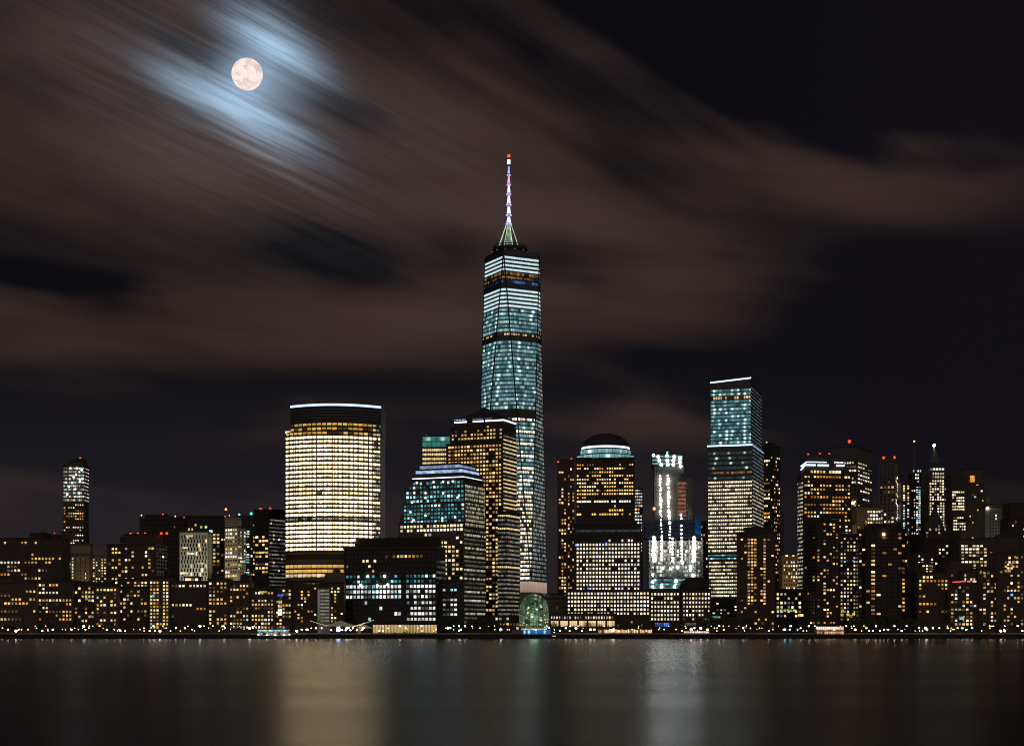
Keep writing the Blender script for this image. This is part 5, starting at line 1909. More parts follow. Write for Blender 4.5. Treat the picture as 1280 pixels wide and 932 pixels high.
b.win(1072, 1090, 577, 640, 3.0, 4.8, .5, 'officecream', .7, .36, 'R', mode='off', rowp=[.9, .9, .85, .8, .8, .5, .9, .3, .1, .5, .1])
b.stripz('cornice', wall_mat((.16, .155, .14), 'metal'), 0, b.w, 0, b.Z(573.4), b.Z(572), 'F', .3)
b.beacon(1059.5, 551.8, 'red', 1.25, 8, 8)
mb = MB()
mb.ball(b.L(b.S(1066.5), -1, b.Z(629.5)), 1.7, 8, 6)
mb.build('wall_lamp', LAMP['lampwarm'], b.root)

b = apt('apartment_tower', 'front apartment tower with a grey left flank and red amber windows below the notched crown', 'apartment tower', 1338, 1020, 1049, 650, (.042, .034, .030), .34, 'resa', 4.1, 4.05, 22, xl=1004.5, y1=780, mode='res', cap=100, side_p=.05, colp=[.9, .3, 1.2, 1.2, .3, 1.2, .9])
b.plant(1026, 1042, 645.5, 650, 4, 12)
b = apt('apartment_tower', 'front apartment block with a dense grid of small cream windows by the round tower', 'apartment tower', 1365, 1049, 1079, 668, (.042, .034, .030), .62, 'resw', 4.0, 4.8, y1=776, cap=100, wf=.52, hf=.46)
b.tank(1055.6, 8, 5.5, 1.7, 668.0)
b.win(1050, 1072, 699, 702, 4, 3, .6, 'teal', .5, .6, d=-.05)
for x, y in ((1053, 763), (1060, 768), (1067, 767), (1063.5, 770), (1052.5, 768)):
    b.one(x, y, 3.4, 3.2, 'yellow')
b = Bld('warm_lit_block', 'tan stone block with rows of cream windows behind the round tower', 'building', 1750, 1071, 1102, (.22, .16, .10), 'stone', 0, depth=24)
b.mass(1071, 1102, 633)
b.win(1084, 1101, 637, 664, 3.2, 4.4, .8, 'officecream', .72, .5, mode='off')
b.win(1072, 1084, 650, 668, 3.0, 3.8, .35, 'resa', .5, .5)
b.mass(1066, 1072, 655, None, 1, 20)

# round apartment tower, dark
yr = 1345.0
rx_ = XW(1109, yr)
root = empty('round_apartment_tower', (rx_, yr + 18, GZ), 'dark rounded apartment tower with columns of amber windows at the right', 'apartment tower')
rr_ = (XW(1141, yr) - XW(1078, yr)) / 2
mb = MB()
N = 28
poly = [(rr_ * math.cos(2 * PI * i / N), rr_ * .86 * math.sin(2 * PI * i / N)) for i in range(N)]
mb.prism(poly, -.5, ZW(660, yr) - GZ, 0)
mb.prism([(x * .72, y * .72) for x, y in poly], ZW(660, yr) - GZ + .01, ZW(653.5, yr) - GZ, 0)
mb.build('wall', wall_mat((.040, .030, .026)), root)
mb = MB()
mb.prism([(x * 1.012, y * 1.012) for x, y in poly], ZW(661.2, yr) - GZ, ZW(659.4, yr) - GZ, 0, True, True)
mb.build('roof', M['roof_felt'], root)
rng = random.Random(77)
names = [k for k, _ in PAL['resa']]
wts = [w for _, w in PAL['resa']]
cnt = 0
colw = {}
dk = MB()
for j in range(24):
    zc_ = ZW(667 + j * 4.75, yr) - GZ
    for i in range(N):
        a = 2 * PI * (i + .5) / N
        if math.sin(a) > -.12:
            continue
        colw.setdefault(i, rng.choice([.06, .1, .75, .2, .62, .08, .3]))
        x, y = rr_ * math.cos(a), rr_ * .86 * math.sin(a)
        p0, p1 = poly[i], poly[(i + 1) % N]
        mx_, my_ = (p0[0] + p1[0]) / 2, (p0[1] + p1[1]) / 2
        hd = math.atan2(p1[1] - p0[1], p1[0] - p0[0])
        wl_ = math.hypot(p1[0] - p0[0], p1[1] - p0[1]) * .66
        if rng.random() < colw[i] and cnt < 100 and j < 22:
            o = bpy.data.objects.new('window', pane_mesh(wl_, 1.6))
            COL.objects.link(o)
            o.parent = root
            o.location = (mx_, my_, zc_)
            o.rotation_euler = (0, 0, hd)
            o.material_slots[0].link = 'OBJECT'
            o.material_slots[0].material = WIN[rng.choices(names, wts)[0]]
            cnt += 1
        else:
            ex, ey = math.cos(hd) * wl_ / 2, math.sin(hd) * wl_ / 2
            ox, oy = math.sin(hd) * .05, -math.cos(hd) * .05
            dk.face([(mx_ - ex + ox, my_ - ey + oy, zc_ - .8), (mx_ + ex + ox, my_ + ey + oy, zc_ - .8), (mx_ + ex + ox, my_ + ey + oy, zc_ + .8), (mx_ - ex + ox, my_ - ey + oy, zc_ + .8)])
dk.build('dark_glazing', M['dark_glass'], root, kind='stuff')
mb = MB()
mb.ball((XW(1104.5, yr) - rx_, -rr_ * .86 - .5, ZW(667.5, yr) - GZ), 1.2, 8, 6)
mb.build('wall_lamp', LAMP['lampwarm'], root)
ROUND_RECT = (1078, 1141, 655, 790)

b = Bld('slim_pier_tower', 'slim grey tower with vertical piers and two red lights on top', 'office tower', 2150, 1098, 1119, (.13, .125, .115), 'stone', -16, xc=1123)
b.mass(1098, 1119, 577)
b.mass(1100, 1117, 573, 577, 2, b.depth - 2)
for i in range(5):
    s_ = b.S(1099) + (b.S(1118) - b.S(1099)) * i / 4
    b.boxpart('pier', b.wallmat, s_ - .9, s_ + .9, -1.2, 0, GZ, b.Z(578))
b.win(1099.5, 1118, 582, 668, 4.5, 4.5, .10, 'fargold', .6, .5)
b.win(1100, 1118, 606, 618, 4.5, 6.2, .85, 'resy', .7, .42, colp=[1])
b.win(1100, 1118, 636, 668, 4.5, 4.4, .55, 'officecream', .7, .5)
b.win(1119.5, 1122.5, 590, 668, 2, 4.0, .5, 'officecream', .7, .5, 'R')
b.beacon(1104.5, 571.8, 'red', 1.0, 2, 2)
b.beacon(1118, 571.8, 'red', .95, 2, 2)
b = Bld('column_lit_tower', 'narrow tower with two columns of windows, amber above and cool below', 'tower', 2200, 1126.5, 1137, (.07, .065, .06), 'stone', 0, depth=20)
b.mass(1126.5, 1137, 604)
b.win(1128, 1132, 606, 626, 3.2, 3.0, 1, 'resy', .66, .6, colp=[1])
b.win(1133.5, 1137, 606, 626, 3.2, 3.0, .8, 'resy', .66, .6, colp=[1])
b.win(1128, 1132, 627, 668, 3.2, 3.2, .9, 'officecool', .6, .55, colp=[1])
b.win(1133.5, 1137, 627, 668, 3.2, 4.2, .6, 'officecool', .6, .55, colp=[1])
b = Bld('mast_topped_tower', 'dark tapering tower with a thin mast and a column of cool blue windows', 'skyscraper', 2250, 1137.5, 1156, (.05, .05, .052), 'stone', 0, depth=24)
b.mass(1137.5, 1156, 610)
b.mass(1140, 1153, 592, 610, 2, 22)
b.mass(1142.5, 1150.5, 583, 592, 4, 20, inset=4)
mb = MB()
mb.tube(b.L(b.S(1144.5), 8, b.Z(590)), b.L(b.S(1144.5), 8, b.Z(551)), .9, .25, 6)
mb.build('mast', M['steel'], b.root)
b.beacon(1144.5, 550.5, 'redorange', .75, 8, 1)
b.win(1145, 1151, 608, 668, 3.0, 2.7, .85, 'officecool', .8, .6, colp=[1])
b.win(1139, 1155.5, 611, 668, 2.8, 3.8, .16, 'resw', .6, .5)
b.win(1141, 1152.5, 586, 608, 2.9, 4.6, .38, 'officecool', .6, .5, d=2)
b = Bld('spired_art_deco_tower', 'setback stone tower full of cream windows under a green spire with a white lamp', 'skyscraper', 2200, 1160.5, 1188, (.10, .085, .065), 'stone', 0, depth=34, cap=100)
b.mass(1160.5, 1188, 626)
b.mass(1161, 1184.5, 598, 626, 2, 30)
b.mass(1162.5, 1182, 583, 598, 4, 28)
b.mass(1165.5, 1179.5, 579, 583, 6, 26)
mb = MB()
base = [b.L(b.S(x_), y_, 0)[:2] for x_, y_ in ((1166, 6.5), (1177, 6.5), (1177, 25), (1166, 25))]
tip = [b.L(b.S(1171) + u_, 15 + v_, 0)[:2] for u_, v_ in ((-.5, -.5), (.5, -.5), (.5, .5), (-.5, .5))]
mb.prism(base, b.Z(579) - GZ + .1, b.Z(557) - GZ, 0, True, True, tip)
mb.tube(b.L(b.S(1171), 15, b.Z(558)), b.L(b.S(1171), 15, b.Z(548)), .5, .2, 5)
mb.build('spire', M['copper'], b.root)
mb = MB()
mb.ball(b.L(b.S(1171), 13.5, b.Z(555)), 2.0, 8, 6)
mb.build('spire_lamp', LAMP['lampwhite'], b.root)
b.win(1163, 1181.5, 583.5, 588, 3.6, 4, 1, 'officecool', .8, .55, d=4, colp=[1])
b.win(1163, 1181.5, 589, 598, 3.0, 4.4, .7, 'officecream', .7, .55, d=4)
b.win(1162, 1184, 599, 626, 3.1, 3.4, .82, 'officecream', .62, .58, d=2, colp=[1])
b.win(1161.5, 1187.5, 627, 668, 3.1, 3.4, .66, 'officecream', .62, .58)
b = Bld('peaked_dark_building', 'dark stone building with a steep black peak before the spired tower', 'building', 1800, 1156, 1188, (.045, .038, .032), 'stone', 0, depth=26)
b.mass(1156, 1188, 662)
mb = MB()
base = [b.L(b.S(x_), y_, 0)[:2] for x_, y_ in ((1160, 1), (1182, 1), (1182, 22), (1160, 22))]
tip = [b.L(b.S(1171.5) + u_, 11 + v_, 0)[:2] for u_, v_ in ((-1, -1), (1, -1), (1, 1), (-1, 1))]
mb.prism(base, b.Z(662) - GZ + .1, b.Z(633) - GZ, 0, True, True, tip)
mb.build('peaked_roof', M['slate'], b.root)
b.rects.append((1163, 1180, 645, 662))
b.win(1157, 1187, 655, 672, 3.6, 4.2, .34, 'resw', .7, .55)
b.win(1168, 1186, 680, 706, 4, 4.4, .3, 'resw', .6, .5)
b = Bld('white_rowed_tower', 'dark topped tower with thick rows of cream windows left of the tall brown tower', 'office tower', 2050, 1188.5, 1207, (.05, .045, .04), 'stone', 0, depth=26)
b.mass(1188.5, 1207, 594)
b.win(1190, 1205.5, 613, 638, 2.7, 3.7, .92, 'officecream', .85, .55, mode='off', colp=[1])
b.win(1191.5, 1207, 645, 663, 2.7, 3.7, .75, 'officecream', .85, .55, mode='off')
b.win(1190, 1206, 598, 612, 2.7, 3.7, .03, 'faint', .7, .5)
b = Bld('tall_brown_tower', 'tall brown tower with one glowing orange panel near the top', 'office tower', 2080, 1203, 1231, (.105, .078, .055), 'stone', 0, depth=34)
b.mass(1203, 1231, 605)
b.mass(1203.5, 1228, 587, 605, 2, 30)
b.win(1205, 1230, 608, 674, 3.0, 3.9, .07, 'resw', .5, .5)
k_ = 2080 / F
b.boxpart('lit_louvre', LAMP['louvre'], b.S(1213), b.S(1218.6), 1.6, 2.2, b.Z(602), b.Z(594))
b.one(1221.6, 605, 2.6, 2, 'warmhi')
b.one(1227, 613.4, 2.2, 2.2, 'cream')
b.one(1218.8, 620.8, 2.6, 2.0, 'cool')
b = Bld('crowned_grey_tower', 'pale grey tower with stepped round crown and a warm lamp on its shoulder', 'tower', 1980, 1231.5, 1251, (.20, .205, .19), 'stone', 0, depth=28)
b.mass(1231.5, 1251, 634)
b.mass(1236, 1247, 630, 634, 3, 22)
mb = MB()
c_ = b.L(b.S(1238.3), 10, 0)
mb.lathe((c_[0], c_[1], 0), [(3.6, b.Z(630) - GZ), (3.6, b.Z(623) - GZ), (2.2, b.Z(621.5) - GZ), (.1, b.Z(621) - GZ)], 16)
mb.build('crown_drum', b.wallmat, b.root)
b.win(1236, 1250.5, 638, 690, 3.6, 4.0, .12, 'officecream', .5, .6)
mb = MB()
mb.ball(b.L(b.S(1234.2), -1, b.Z(634.8)), 1.8, 8, 6)
mb.build('shoulder_lamp', LAMP['lampwarm'], b.root)
b = Bld('dark_office_tower', 'dark flat topped tower at the right edge of the skyline', 'office tower', 1850, 1260, 1300, (.055, .048, .042), 'stone', 0, depth=30)
b.mass(1260, 1300, 648)
b.mass(1263, 1300, 629, 648, 2, 28)
b.win(1261, 1299, 650, 690, 3.6, 4.4, .08, 'resa', .5, .5)
b = Bld('cream_rowed_block', 'squat stone block with four bright rows of windows below the tall brown tower', 'building', 1700, 1199, 1236, (.10, .085, .07), 'stone', 0, depth=26)
b.mass(1199, 1236, 674)
b.win(1201, 1234, 680, 704, 4.4, 4.3, .85, 'officecream', .72, .52, colp=[1])
b.win(1216, 1234, 704, 722, 4.2, 4.2, .7, 'officecream', .66, .5)
b = apt('apartment_block', 'pale walled front block between the round tower and the peaked dark building', 'apartment block', 1395, 1142, 1168, 690, (.085, .075, .065), 0.41, 'resw', 4.0, 4.3, depth=20, y1=782, wf=.5, hf=.5)
b.tank(1160.2, 8, 6.5, 2.0, 690.0)
b = apt('apartment_block', 'dark front block with clusters of orange windows below the spired tower', 'apartment block', 1350, 1147, 1186, 716, BR, 0.44, 'resa', 4.5, 4.7, y1=776, mode='off')
b.mass(1152, 1166, 704, 716, 2, 12)
b.win(1153, 1166, 705, 716, 4.2, 4.2, .5, 'resa', .6, .5, d=2)
b = apt('apartment_block', 'front block with a red neon line on its roof edge at the right', 'apartment block', 1342, 1187, 1222, 729, BR, 0.39, 'res', 4.4, 4.6, y1=782)
b.tank(1215.0, 8, 5.5, 1.7, 729.0)
mb = MB()
p0, p1 = b.L(b.S(1190.5), -.6, b.Z(727.2)), b.L(b.S(1207), -.6, b.Z(726.2))
mb.tube(p0, p1, .4, n=6)
mb.build('neon_line', LAMP['neonred'], b.root)
for x in (1211, 1218):
    b.one(x, 726.8, 4.6, 3.0, 'pink', d=-.1)
b.one(1202, 772, 5.6, 3.4, 'cool')
b.mass(1205, 1221, 715, 729, 3, 16)
b.win(1206, 1221, 716, 726, 4, 4.4, .55, 'officecream', .6, .5, d=3)
b = apt('apartment_block', 'dark front block with sparse warm windows right of the red neon line', 'apartment block', 1347, 1222.5, 1248, 711, BR2, 0.31, 'res', 4.4, 4.6, y1=782)
b.win(1224, 1247, 712, 722, 4.2, 4.6, .4, 'resa', .6, .5, d=-.04)
b = apt('apartment_block', 'dark front block with one bright blue window at the right edge', 'apartment block', 1338, 1248.5, 1302, 691, BR, 0.26, 'res', 4.4, 4.7, y1=782)
b.tank(1260.3, 8, 7.5, 2.3, 691.0)
b.one(1264.6, 743, 3.0, 3.0, 'blue')
b.one(1265.2, 742.6, 1.6, 1.6, 'coolhi', d=-.15)
b.mass(1254, 1274, 669, 691, 4, 22)
b.plant(1256, 1268, 664, 669, 6, 14)
b.win(1255, 1273.5, 694, 716, 4.2, 5.0, .4, 'resa', .66, .5, d=-.02)
# a few blocks behind that close the gaps at street level
for i, (x0, x1, yt, Yb, lab) in enumerate((
        (471, 502, 748, 1640, 'low distant block in the gap between the golden tower and the stepped tower'),
        (1187, 1202, 700, 1600, 'narrow dim block between the peaked dark building and the bright rowed block'),
        (905, 930, 770, 1500, 'low dim block at the foot of the setback glass tower'),
        (1236, 1262, 672, 1720, 'dim stone block between the grey crowned tower and the right edge'))):
    b = apt('far_block', lab, 'building', Yb, x0, x1, yt, BR2, .14, 'faint', 4, 4.6, y1=786, cap=40)
# ================================================================== the waterfront: lamps, trees, pavilions, boats
ZONES = [(-20, 46, 'the leftmost front block'), (46, 92, 'the paired window block'), (92, 148, 'the low orange block'), (148, 213, 'the block under red lights'),
         (213, 286, 'the white terrace block'), (286, 344, 'the yellow rowed block'), (344, 400, 'the teal lit ferry'),
         (400, 470, 'the tented ferry terminal'), (470, 560, 'the long yellow pavilion'), (560, 640, 'the pyramid roofed tower'), (640, 690, 'the glass vault'),
         (690, 760, 'the warm shop windows'), (760, 815, 'the orange restaurant row'), (815, 900, 'the small domed block'), (900, 975, 'the brown apartment tower'),
         (975, 1020, 'the green tinged wing'), (1020, 1060, 'the two deck pavilion'), (1060, 1142, 'the round dark tower'), (1142, 1187, 'the orange clustered block'),
         (1187, 1248, 'the red neon block'), (1248, 1310, 'the rightmost front block')]


def zone(px):
    for a, b_, n in ZONES:
        if a <= px < b_:
            return n
    return ZONES[-1][2]


def lamp_mesh(h, r, kind):
    root_ = bpy.data.objects.new('street_lamp', None)
    COL.objects.link(root_)
    mb = MB()
    mb.tube((0, 0, 0), (0, 0, .5), .16, .11, 8)
    mb.tube((0, 0, .5), (0, 0, h - r * .8), .08, .05, 8)
    mb.tube((0, 0, h - r * .9), (0, 0, h - r * .6), .12, .3, 8)
    p_ = mb.build('pole', M['black_iron'], root_)
    mb = MB()
    mb.ball((0, 0, h), r, 10, 8)
    g_ = mb.build('globe', LAMP[kind], root_)
    mb = MB()
    mb.lathe((0, 0, 0), [(r * .75, h + r * .72), (.03, h + r * 1.25)], 10)
    c_ = mb.build('cap', M['black_iron'], root_)
    return root_


CN = {'lampwhite': 'white', 'lampwarm': 'warm yellow', 'lampcool': 'blue green', 'lamporange': 'orange'}
lamps = [
    (3, 'w'), (10, 'w'), (20, 'w'), (23.5, 'w'), (27, 'w'), (35, 'o'), (44, 'y'), (53, 'w'), (57, 'o'), (60, 'w'), (66, 'w'), (78, 'c'), (82, 'w'), (88, 'y'), (98, 'w'), (103, 'w'), (111, 'w'),
    (129, 'c'), (133.5, 'c'), (143, 'w'), (147, 'w'), (150.5, 'w'), (156, 'y'), (167, 'y'), (175, 'w'), (180, 'w'), (187, 'w'), (194, 'w'), (200, 'w'), (208, 'c'), (213, 'w'), (220, 'w'), (225.5, 'o'), (231, 'w'),
    (243, 'w'), (250, 'w'), (261, 'w'), (266, 'w'), (274, 'o'), (281, 'w'), (288, 'w'), (292, 'w'), (299, 'w'), (305, 'c'), (312, 'w'), (318, 'w'), (371, 'w'), (377, 'w'), (383, 'c'), (389, 'w'), (395, 'w'), (402, 'c'), (441, 'w'), (454, 'y'),
    (478.5, 'w'), (485, 'y'), (500, 'w'), (507, 'y'), (522.5, 'w'), (545, 'y'), (560, 'y'), (567, 'c'), (574, 'w'), (581, 'w'), (590, 'y'), (600, 'c'), (611, 'y'), (618.5, 'w'), (626, 'w'), (634, 'w'), (637, 'w'),
    (652, 'w'), (683.5, 'c'), (693, 'c'), (702, 'c'), (712, 'y'), (720, 'c'), (729, 'y'), (738, 'w'), (755, 'o'), (764, 'y'), (790, 'y'), (798, 'y'), (824.5, 'c'), (836, 'w'), (845, 'y'), (856.5, 'w'), (864, 'w'), (868, 'w'), (872, 'w'), (876, 'w'), (884.5, 'y'), (889, 'y'), (893, 'o'), (899, 'w'), (904, 'o'), (911, 'w'), (920, 'y'), (929, 'w'), (933, 'w'), (946, 'y'),
    (952.5, 'c'), (961, 'w'), (966, 'y'), (973, 'y'), (981, 'c'), (987.5, 'c'), (989, 'c'), (997, 'c'), (1004, 'y'), (1011, 'w'), (1018.5, 'w'), (1064, 'y'), (1069, 'y'), (1077, 'y'), (1083, 'w'), (1086, 'w'), (1091, 'y'), (1100, 'w'), (1105, 'w'), (1109.5, 'c'), (1118, 'w'), (1122.5, 'w'), (1127, 'w'), (1144, 'c'), (1149, 'w'), (1153, 'y'), (1159, 'w'),
    (1166, 'c'), (1174, 'w'), (1184, 'w'), (1189, 'y'), (1193, 'y'), (1197, 'y'), (1203, 'w'), (1208, 'w'), (1215, 'w'), (1227, 'c'), (1237, 'y'), (1240, 'y'), (1251, 'w'), (1256, 'w'), (1272, 'w'), (1278, 'w')]
_r = random.Random(91)
lamps += [(_r.uniform(0, 1279), _r.choice('yyywwoc')) for _ in range(105)]
lamps = [q for q in lamps if not (322 < q[0] < 367)]
KD = {'w': 'lampwhite', 'y': 'lampwarm', 'c': 'lampcool', 'o': 'lamporange'}
protos = {}
rng = random.Random(5)
ORD = ['first', 'second', 'third', 'fourth', 'fifth', 'sixth', 'seventh', 'eighth', 'ninth', 'tenth', 'eleventh', 'twelfth', 'thirteenth', 'fourteenth', 'fifteenth', 'sixteenth', 'seventeenth', 'eighteenth', 'nineteenth', 'twentieth']


def number_off(items):
    """items: (px, object, adjectives, noun, category, group); things alike before one building are counted from the left"""
    seen = {}
    for it in sorted(items, key=lambda q: q[0]):
        seen.setdefault((it[2], zone(it[0])), []).append(it)
    for (adj, zn), lst in seen.items():
        for i, (px_, o, _, noun, cat, grp) in enumerate(lst):
            if len(lst) == 1:
                lab = '%s %s before %s' % (adj, noun, zn)
            else:
                lab = '%s %s %s from the left before %s' % (ORD[i], adj, noun, zn)
            tag(o, lab, cat, grp)


done = []
for px_, c_ in lamps:
    size = rng.choices((.18, .30, .50, .85), (4, 4, 2.6, 1.4))[0] if c_ != 'o' else .42  # globes enlarged towards the size of their glare
    h_ = rng.choice((3.2, 4.2, 5.4, 7.0))
    key = (c_, size, h_)
    Yl = rng.choice((1256.0, 1262.0, 1270.0, 1278.0))
    if key not in protos:
        protos[key] = lamp_mesh(h_, size, KD[c_])
        o = protos[key]
    else:
        s_ = protos[key]
        o = s_.copy()
        COL.objects.link(o)
        for ch in s_.children:
            c2 = ch.copy()
            COL.objects.link(c2)
            c2.parent = o
    o.location = (XW(px_, Yl), Yl, GZ + .03)
    done.append((px_, o, ('big ' if size > .4 else 'small ') + CN[KD[c_]], 'street lamp', 'street lamp', 'promenade street lamps'))
number_off(done)

# ------------------------------------------------------------------ trees
LM = [M['leaf_dark'], M['leaf_mid'], M['leaf_light']]


def tree_proto(seed, h):
    rg = random.Random(seed)
    root_ = bpy.data.objects.new('promenade_tree', None)
    COL.objects.link(root_)
    mb = MB()
    mb.tube((0, 0, 0), (.1, 0, h * .38), .24, .16, 7)
    tips = []
    for i in range(7):
        a = 2 * PI * i / 7 + rg.uniform(-.3, .3)
        e_ = (math.cos(a) * h * rg.uniform(.16, .30), math.sin(a) * h * rg.uniform(.16, .30), h * rg.uniform(.55, .86))
        mb.tube((.1, 0, h * rg.uniform(.28, .38)), e_, .12, .03, 5)
        tips.append(e_)
    mb.build('trunk', M['bark'], root_)
    mb = MB()
    cl = [(0, 0, h * .72, h * .24)] + [(t[0], t[1], t[2], h * rg.uniform(.12, .20)) for t in tips]
    for cx2, cy2, cz2, r2 in cl:
        for _ in range(85):
            u_, v_, w_ = rg.gauss(0, 1), rg.gauss(0, 1), rg.gauss(0, 1)
            n_ = math.sqrt(u_ * u_ + v_ * v_ + w_ * w_) or 1
            k2 = r2 * rg.uniform(.35, 1.15) / n_
            c2 = Vector((cx2 + u_ * k2, cy2 + v_ * k2, cz2 + w_ * k2 * .8))
            ax = Vector((rg.gauss(0, 1), rg.gauss(0, 1), rg.gauss(0, .6))).normalized()
            bx_ = ax.orthogonal().normalized()
            s2 = rg.uniform(.18, .42)
            mb.face([tuple(c2 - ax * s2), tuple(c2 + bx_ * s2 * .6), tuple(c2 + ax * s2), tuple(c2 - bx_ * s2 * .6)], rg.choices((0, 1, 2), (4, 4, 2))[0])
    mb.build('crown', LM, root_)
    return root_


tp_ = [tree_proto(i + 1, (9.5, 11.0, 8.2, 12.5)[i]) for i in range(4)]
used = set()
done = []
tx = [6, 16, 31, 48, 64, 74, 91, 108, 120, 139, 171, 206, 218, 238, 255, 270, 296, 372, 386, 556, 566, 575, 585, 596, 606, 616, 628, 640, 692, 700, 738, 749, 776, 784, 805, 822, 842, 852, 862, 879, 886, 892, 902, 913, 926, 934, 944, 955, 963, 978, 994, 1006, 1062, 1072, 1079, 1088, 1096, 1103, 1113, 1121, 1130, 1138, 1146, 1156, 1170, 1180, 1214, 1222, 1232, 1244, 1262, 1270]
for px_ in tx:
    k_ = rng.randrange(4)
    big = (1060 < px_ < 1140) or (556 <= px_ <= 628) or (880 < px_ < 960)
    s_ = tp_[k_]
    if k_ not in used:
        used.add(k_)
        o = s_
    else:
        o = s_.copy()
        COL.objects.link(o)
        for ch in s_.children:
            c2 = ch.copy()
            COL.objects.link(c2)
            c2.parent = o
    Yl = rng.uniform(1286, 1300)
    o.location = (XW(px_, Yl), Yl, GZ)
    sc = (1.25 if big else .88) * rng.uniform(.88, 1.15)
    o.scale = (sc * rng.uniform(.9, 1.15), sc * rng.uniform(.9, 1.15), sc)
    o.rotation_euler = (0, 0, rng.uniform(0, 6.28))
    done.append((px_, o, 'tall dark' if big else 'small dark', 'tree', 'tree', 'promenade trees'))
number_off(done)

gw_ = empty('added_low_wall', (0, 1284, GZ), 'low pale wall added behind the promenade to catch its lamplight', 'added wall')  # added wall: shows the lamps' light as a thin pale strip
mb = MB()
mb.box(-640, 640, 0, .6, -.2, 1.25)
mb.build('wall', wall_mat((.26, .24, .22), 'concrete'), gw_)
mb = MB()
mb.box(-640, 640, -.12, .72, 1.27, 1.42)
mb.build('coping', M['concrete'], gw_)

# ------------------------------------------------------------------ tented ferry terminal
Yf = 1262.0
fx = XW(424, Yf)
root = empty('ferry_terminal', (fx, Yf + 6, GZ), 'peaked white tent roof of a ferry terminal over a dazzling blue white lamp', 'ferry terminal')


def canopy(x0, x1, ytop, yedge, name, d0=-5, d1=7, peak=.5):
    """fabric roof drawn up to one peak, its edges sagging between the corner posts"""
    a, b_ = XW(x0, Yf) - fx, XW(x1, Yf) - fx
    zt2, ze = ZW(ytop, Yf) - GZ, ZW(yedge, Yf) - GZ
    n_ = 14
    g = []
    for j in range(n_ + 1):
        row = []
        for i in range(n_ + 1):
            u_, v_ = i / n_, j / n_
            du, dv = abs(u_ - peak) / max(peak, 1 - peak), abs(v_ - .5) * 2
            m_ = max(du, dv) * .75 + .25 * math.hypot(du, dv) / 1.42
            h2 = (1 - min(1, m_)) ** 1.35
            sag = .5 * (4 * u_ * (1 - u_) + 4 * v_ * (1 - v_)) * .3
            row.append((a + (b_ - a) * u_, d0 + (d1 - d0) * v_, ze + (zt2 - ze) * h2 - sag * (1 - h2)))
        g.append(row)
    mb = MB()
    for j in range(n_):
        for i in range(n_):
            mb.face([g[j][i], g[j][i + 1], g[j + 1][i + 1], g[j + 1][i]])
            mb.face([(p[0], p[1], p[2] - .12) for p in (g[j + 1][i], g[j + 1][i + 1], g[j][i + 1], g[j][i])])
    mb.build(name, M['white_fabric'], root, smooth=True)
    mb = MB()
    for i in (0, n_):
        for j in (0, n_):
            p = g[j][i]
            mb.tube((p[0], p[1], 0), (p[0], p[1], p[2]), .12, n=6)
    mb.build('posts', M['white_paint'], root)


canopy(399, 449, 775, 782.3, 'canopy')
canopy(446, 468, 779.5, 784.5, 'canopy', -5, 6, .35)
mb = MB()
mb.tube((XW(425, Yf) - fx, 1, 0), (XW(425, Yf) - fx, 1, ZW(770, Yf) - GZ), .2, .1, 6)
mb.build('mast', M['dark_steel'], root)
mb = MB()
mb.ball((XW(425.8, Yf) - fx, 1, ZW(766.5, Yf) - GZ), .55, 8, 6)
mb.build('mast_lamp', LAMP['lampwarm'], root)
for (a, b_) in (((388, 775.5), (410, 781.5)), ((443, 782.5), (467, 774.5)), ((437, 783), (456, 778))):
    mb = MB()
    n_ = 12
    for i in range(n_ + 1):
        t = i / n_
        mb.ball((XW(a[0] + (b_[0] - a[0]) * t, Yf) - fx, -5.5, ZW(a[1] + (b_[1] - a[1]) * t + math.sin(PI * t) * .5, Yf) - GZ), .26, 6, 4)
    mb.build('string_lights', lit_mat('string_light', (1, .74, .36), 1.6, var=False), root, kind='stuff')
mb = MB()
mb.ball((XW(423, Yf) - fx, -6.5, ZW(786.2, Yf) - GZ), 1.75, 12, 8)
mb.build('floodlight', LAMP['stage'], root)
for x, kd, r in ((432, 'stage', .55), (428, 'stage', .45), (438, 'lampwhite', .5), (446, 'lampwarm', .4), (452, 'lampwhite', .4), (414, 'lampwhite', .45)):
    mb = MB()
    mb.ball((XW(x, Yf) - fx, -6.0, ZW(787, Yf) - GZ), r, 8, 6)
    mb.build('deck_lamp', LAMP[kd], root)
pl = bpy.data.lights.new('canopy_light', 'POINT')
pl.energy = 5200
pl.color = (1, .74, .46)
pl.shadow_soft_size = .8
po = bpy.data.objects.new('canopy_light', pl)
COL.objects.link(po)
po.parent = root
po.location = (0, -7.2, 4.2)
mb = MB()
for i in range(10):
    x = XW(400 + i * 5.2, Yf) - fx
    mb.box(x - .12, x + .12, -7, -6.8, 0, 1.2)
mb.box(XW(399, Yf) - fx, XW(449, Yf) - fx, -7, -6.85, 1.1, 1.2)
mb.build('deck_rail', M['steel'], root)

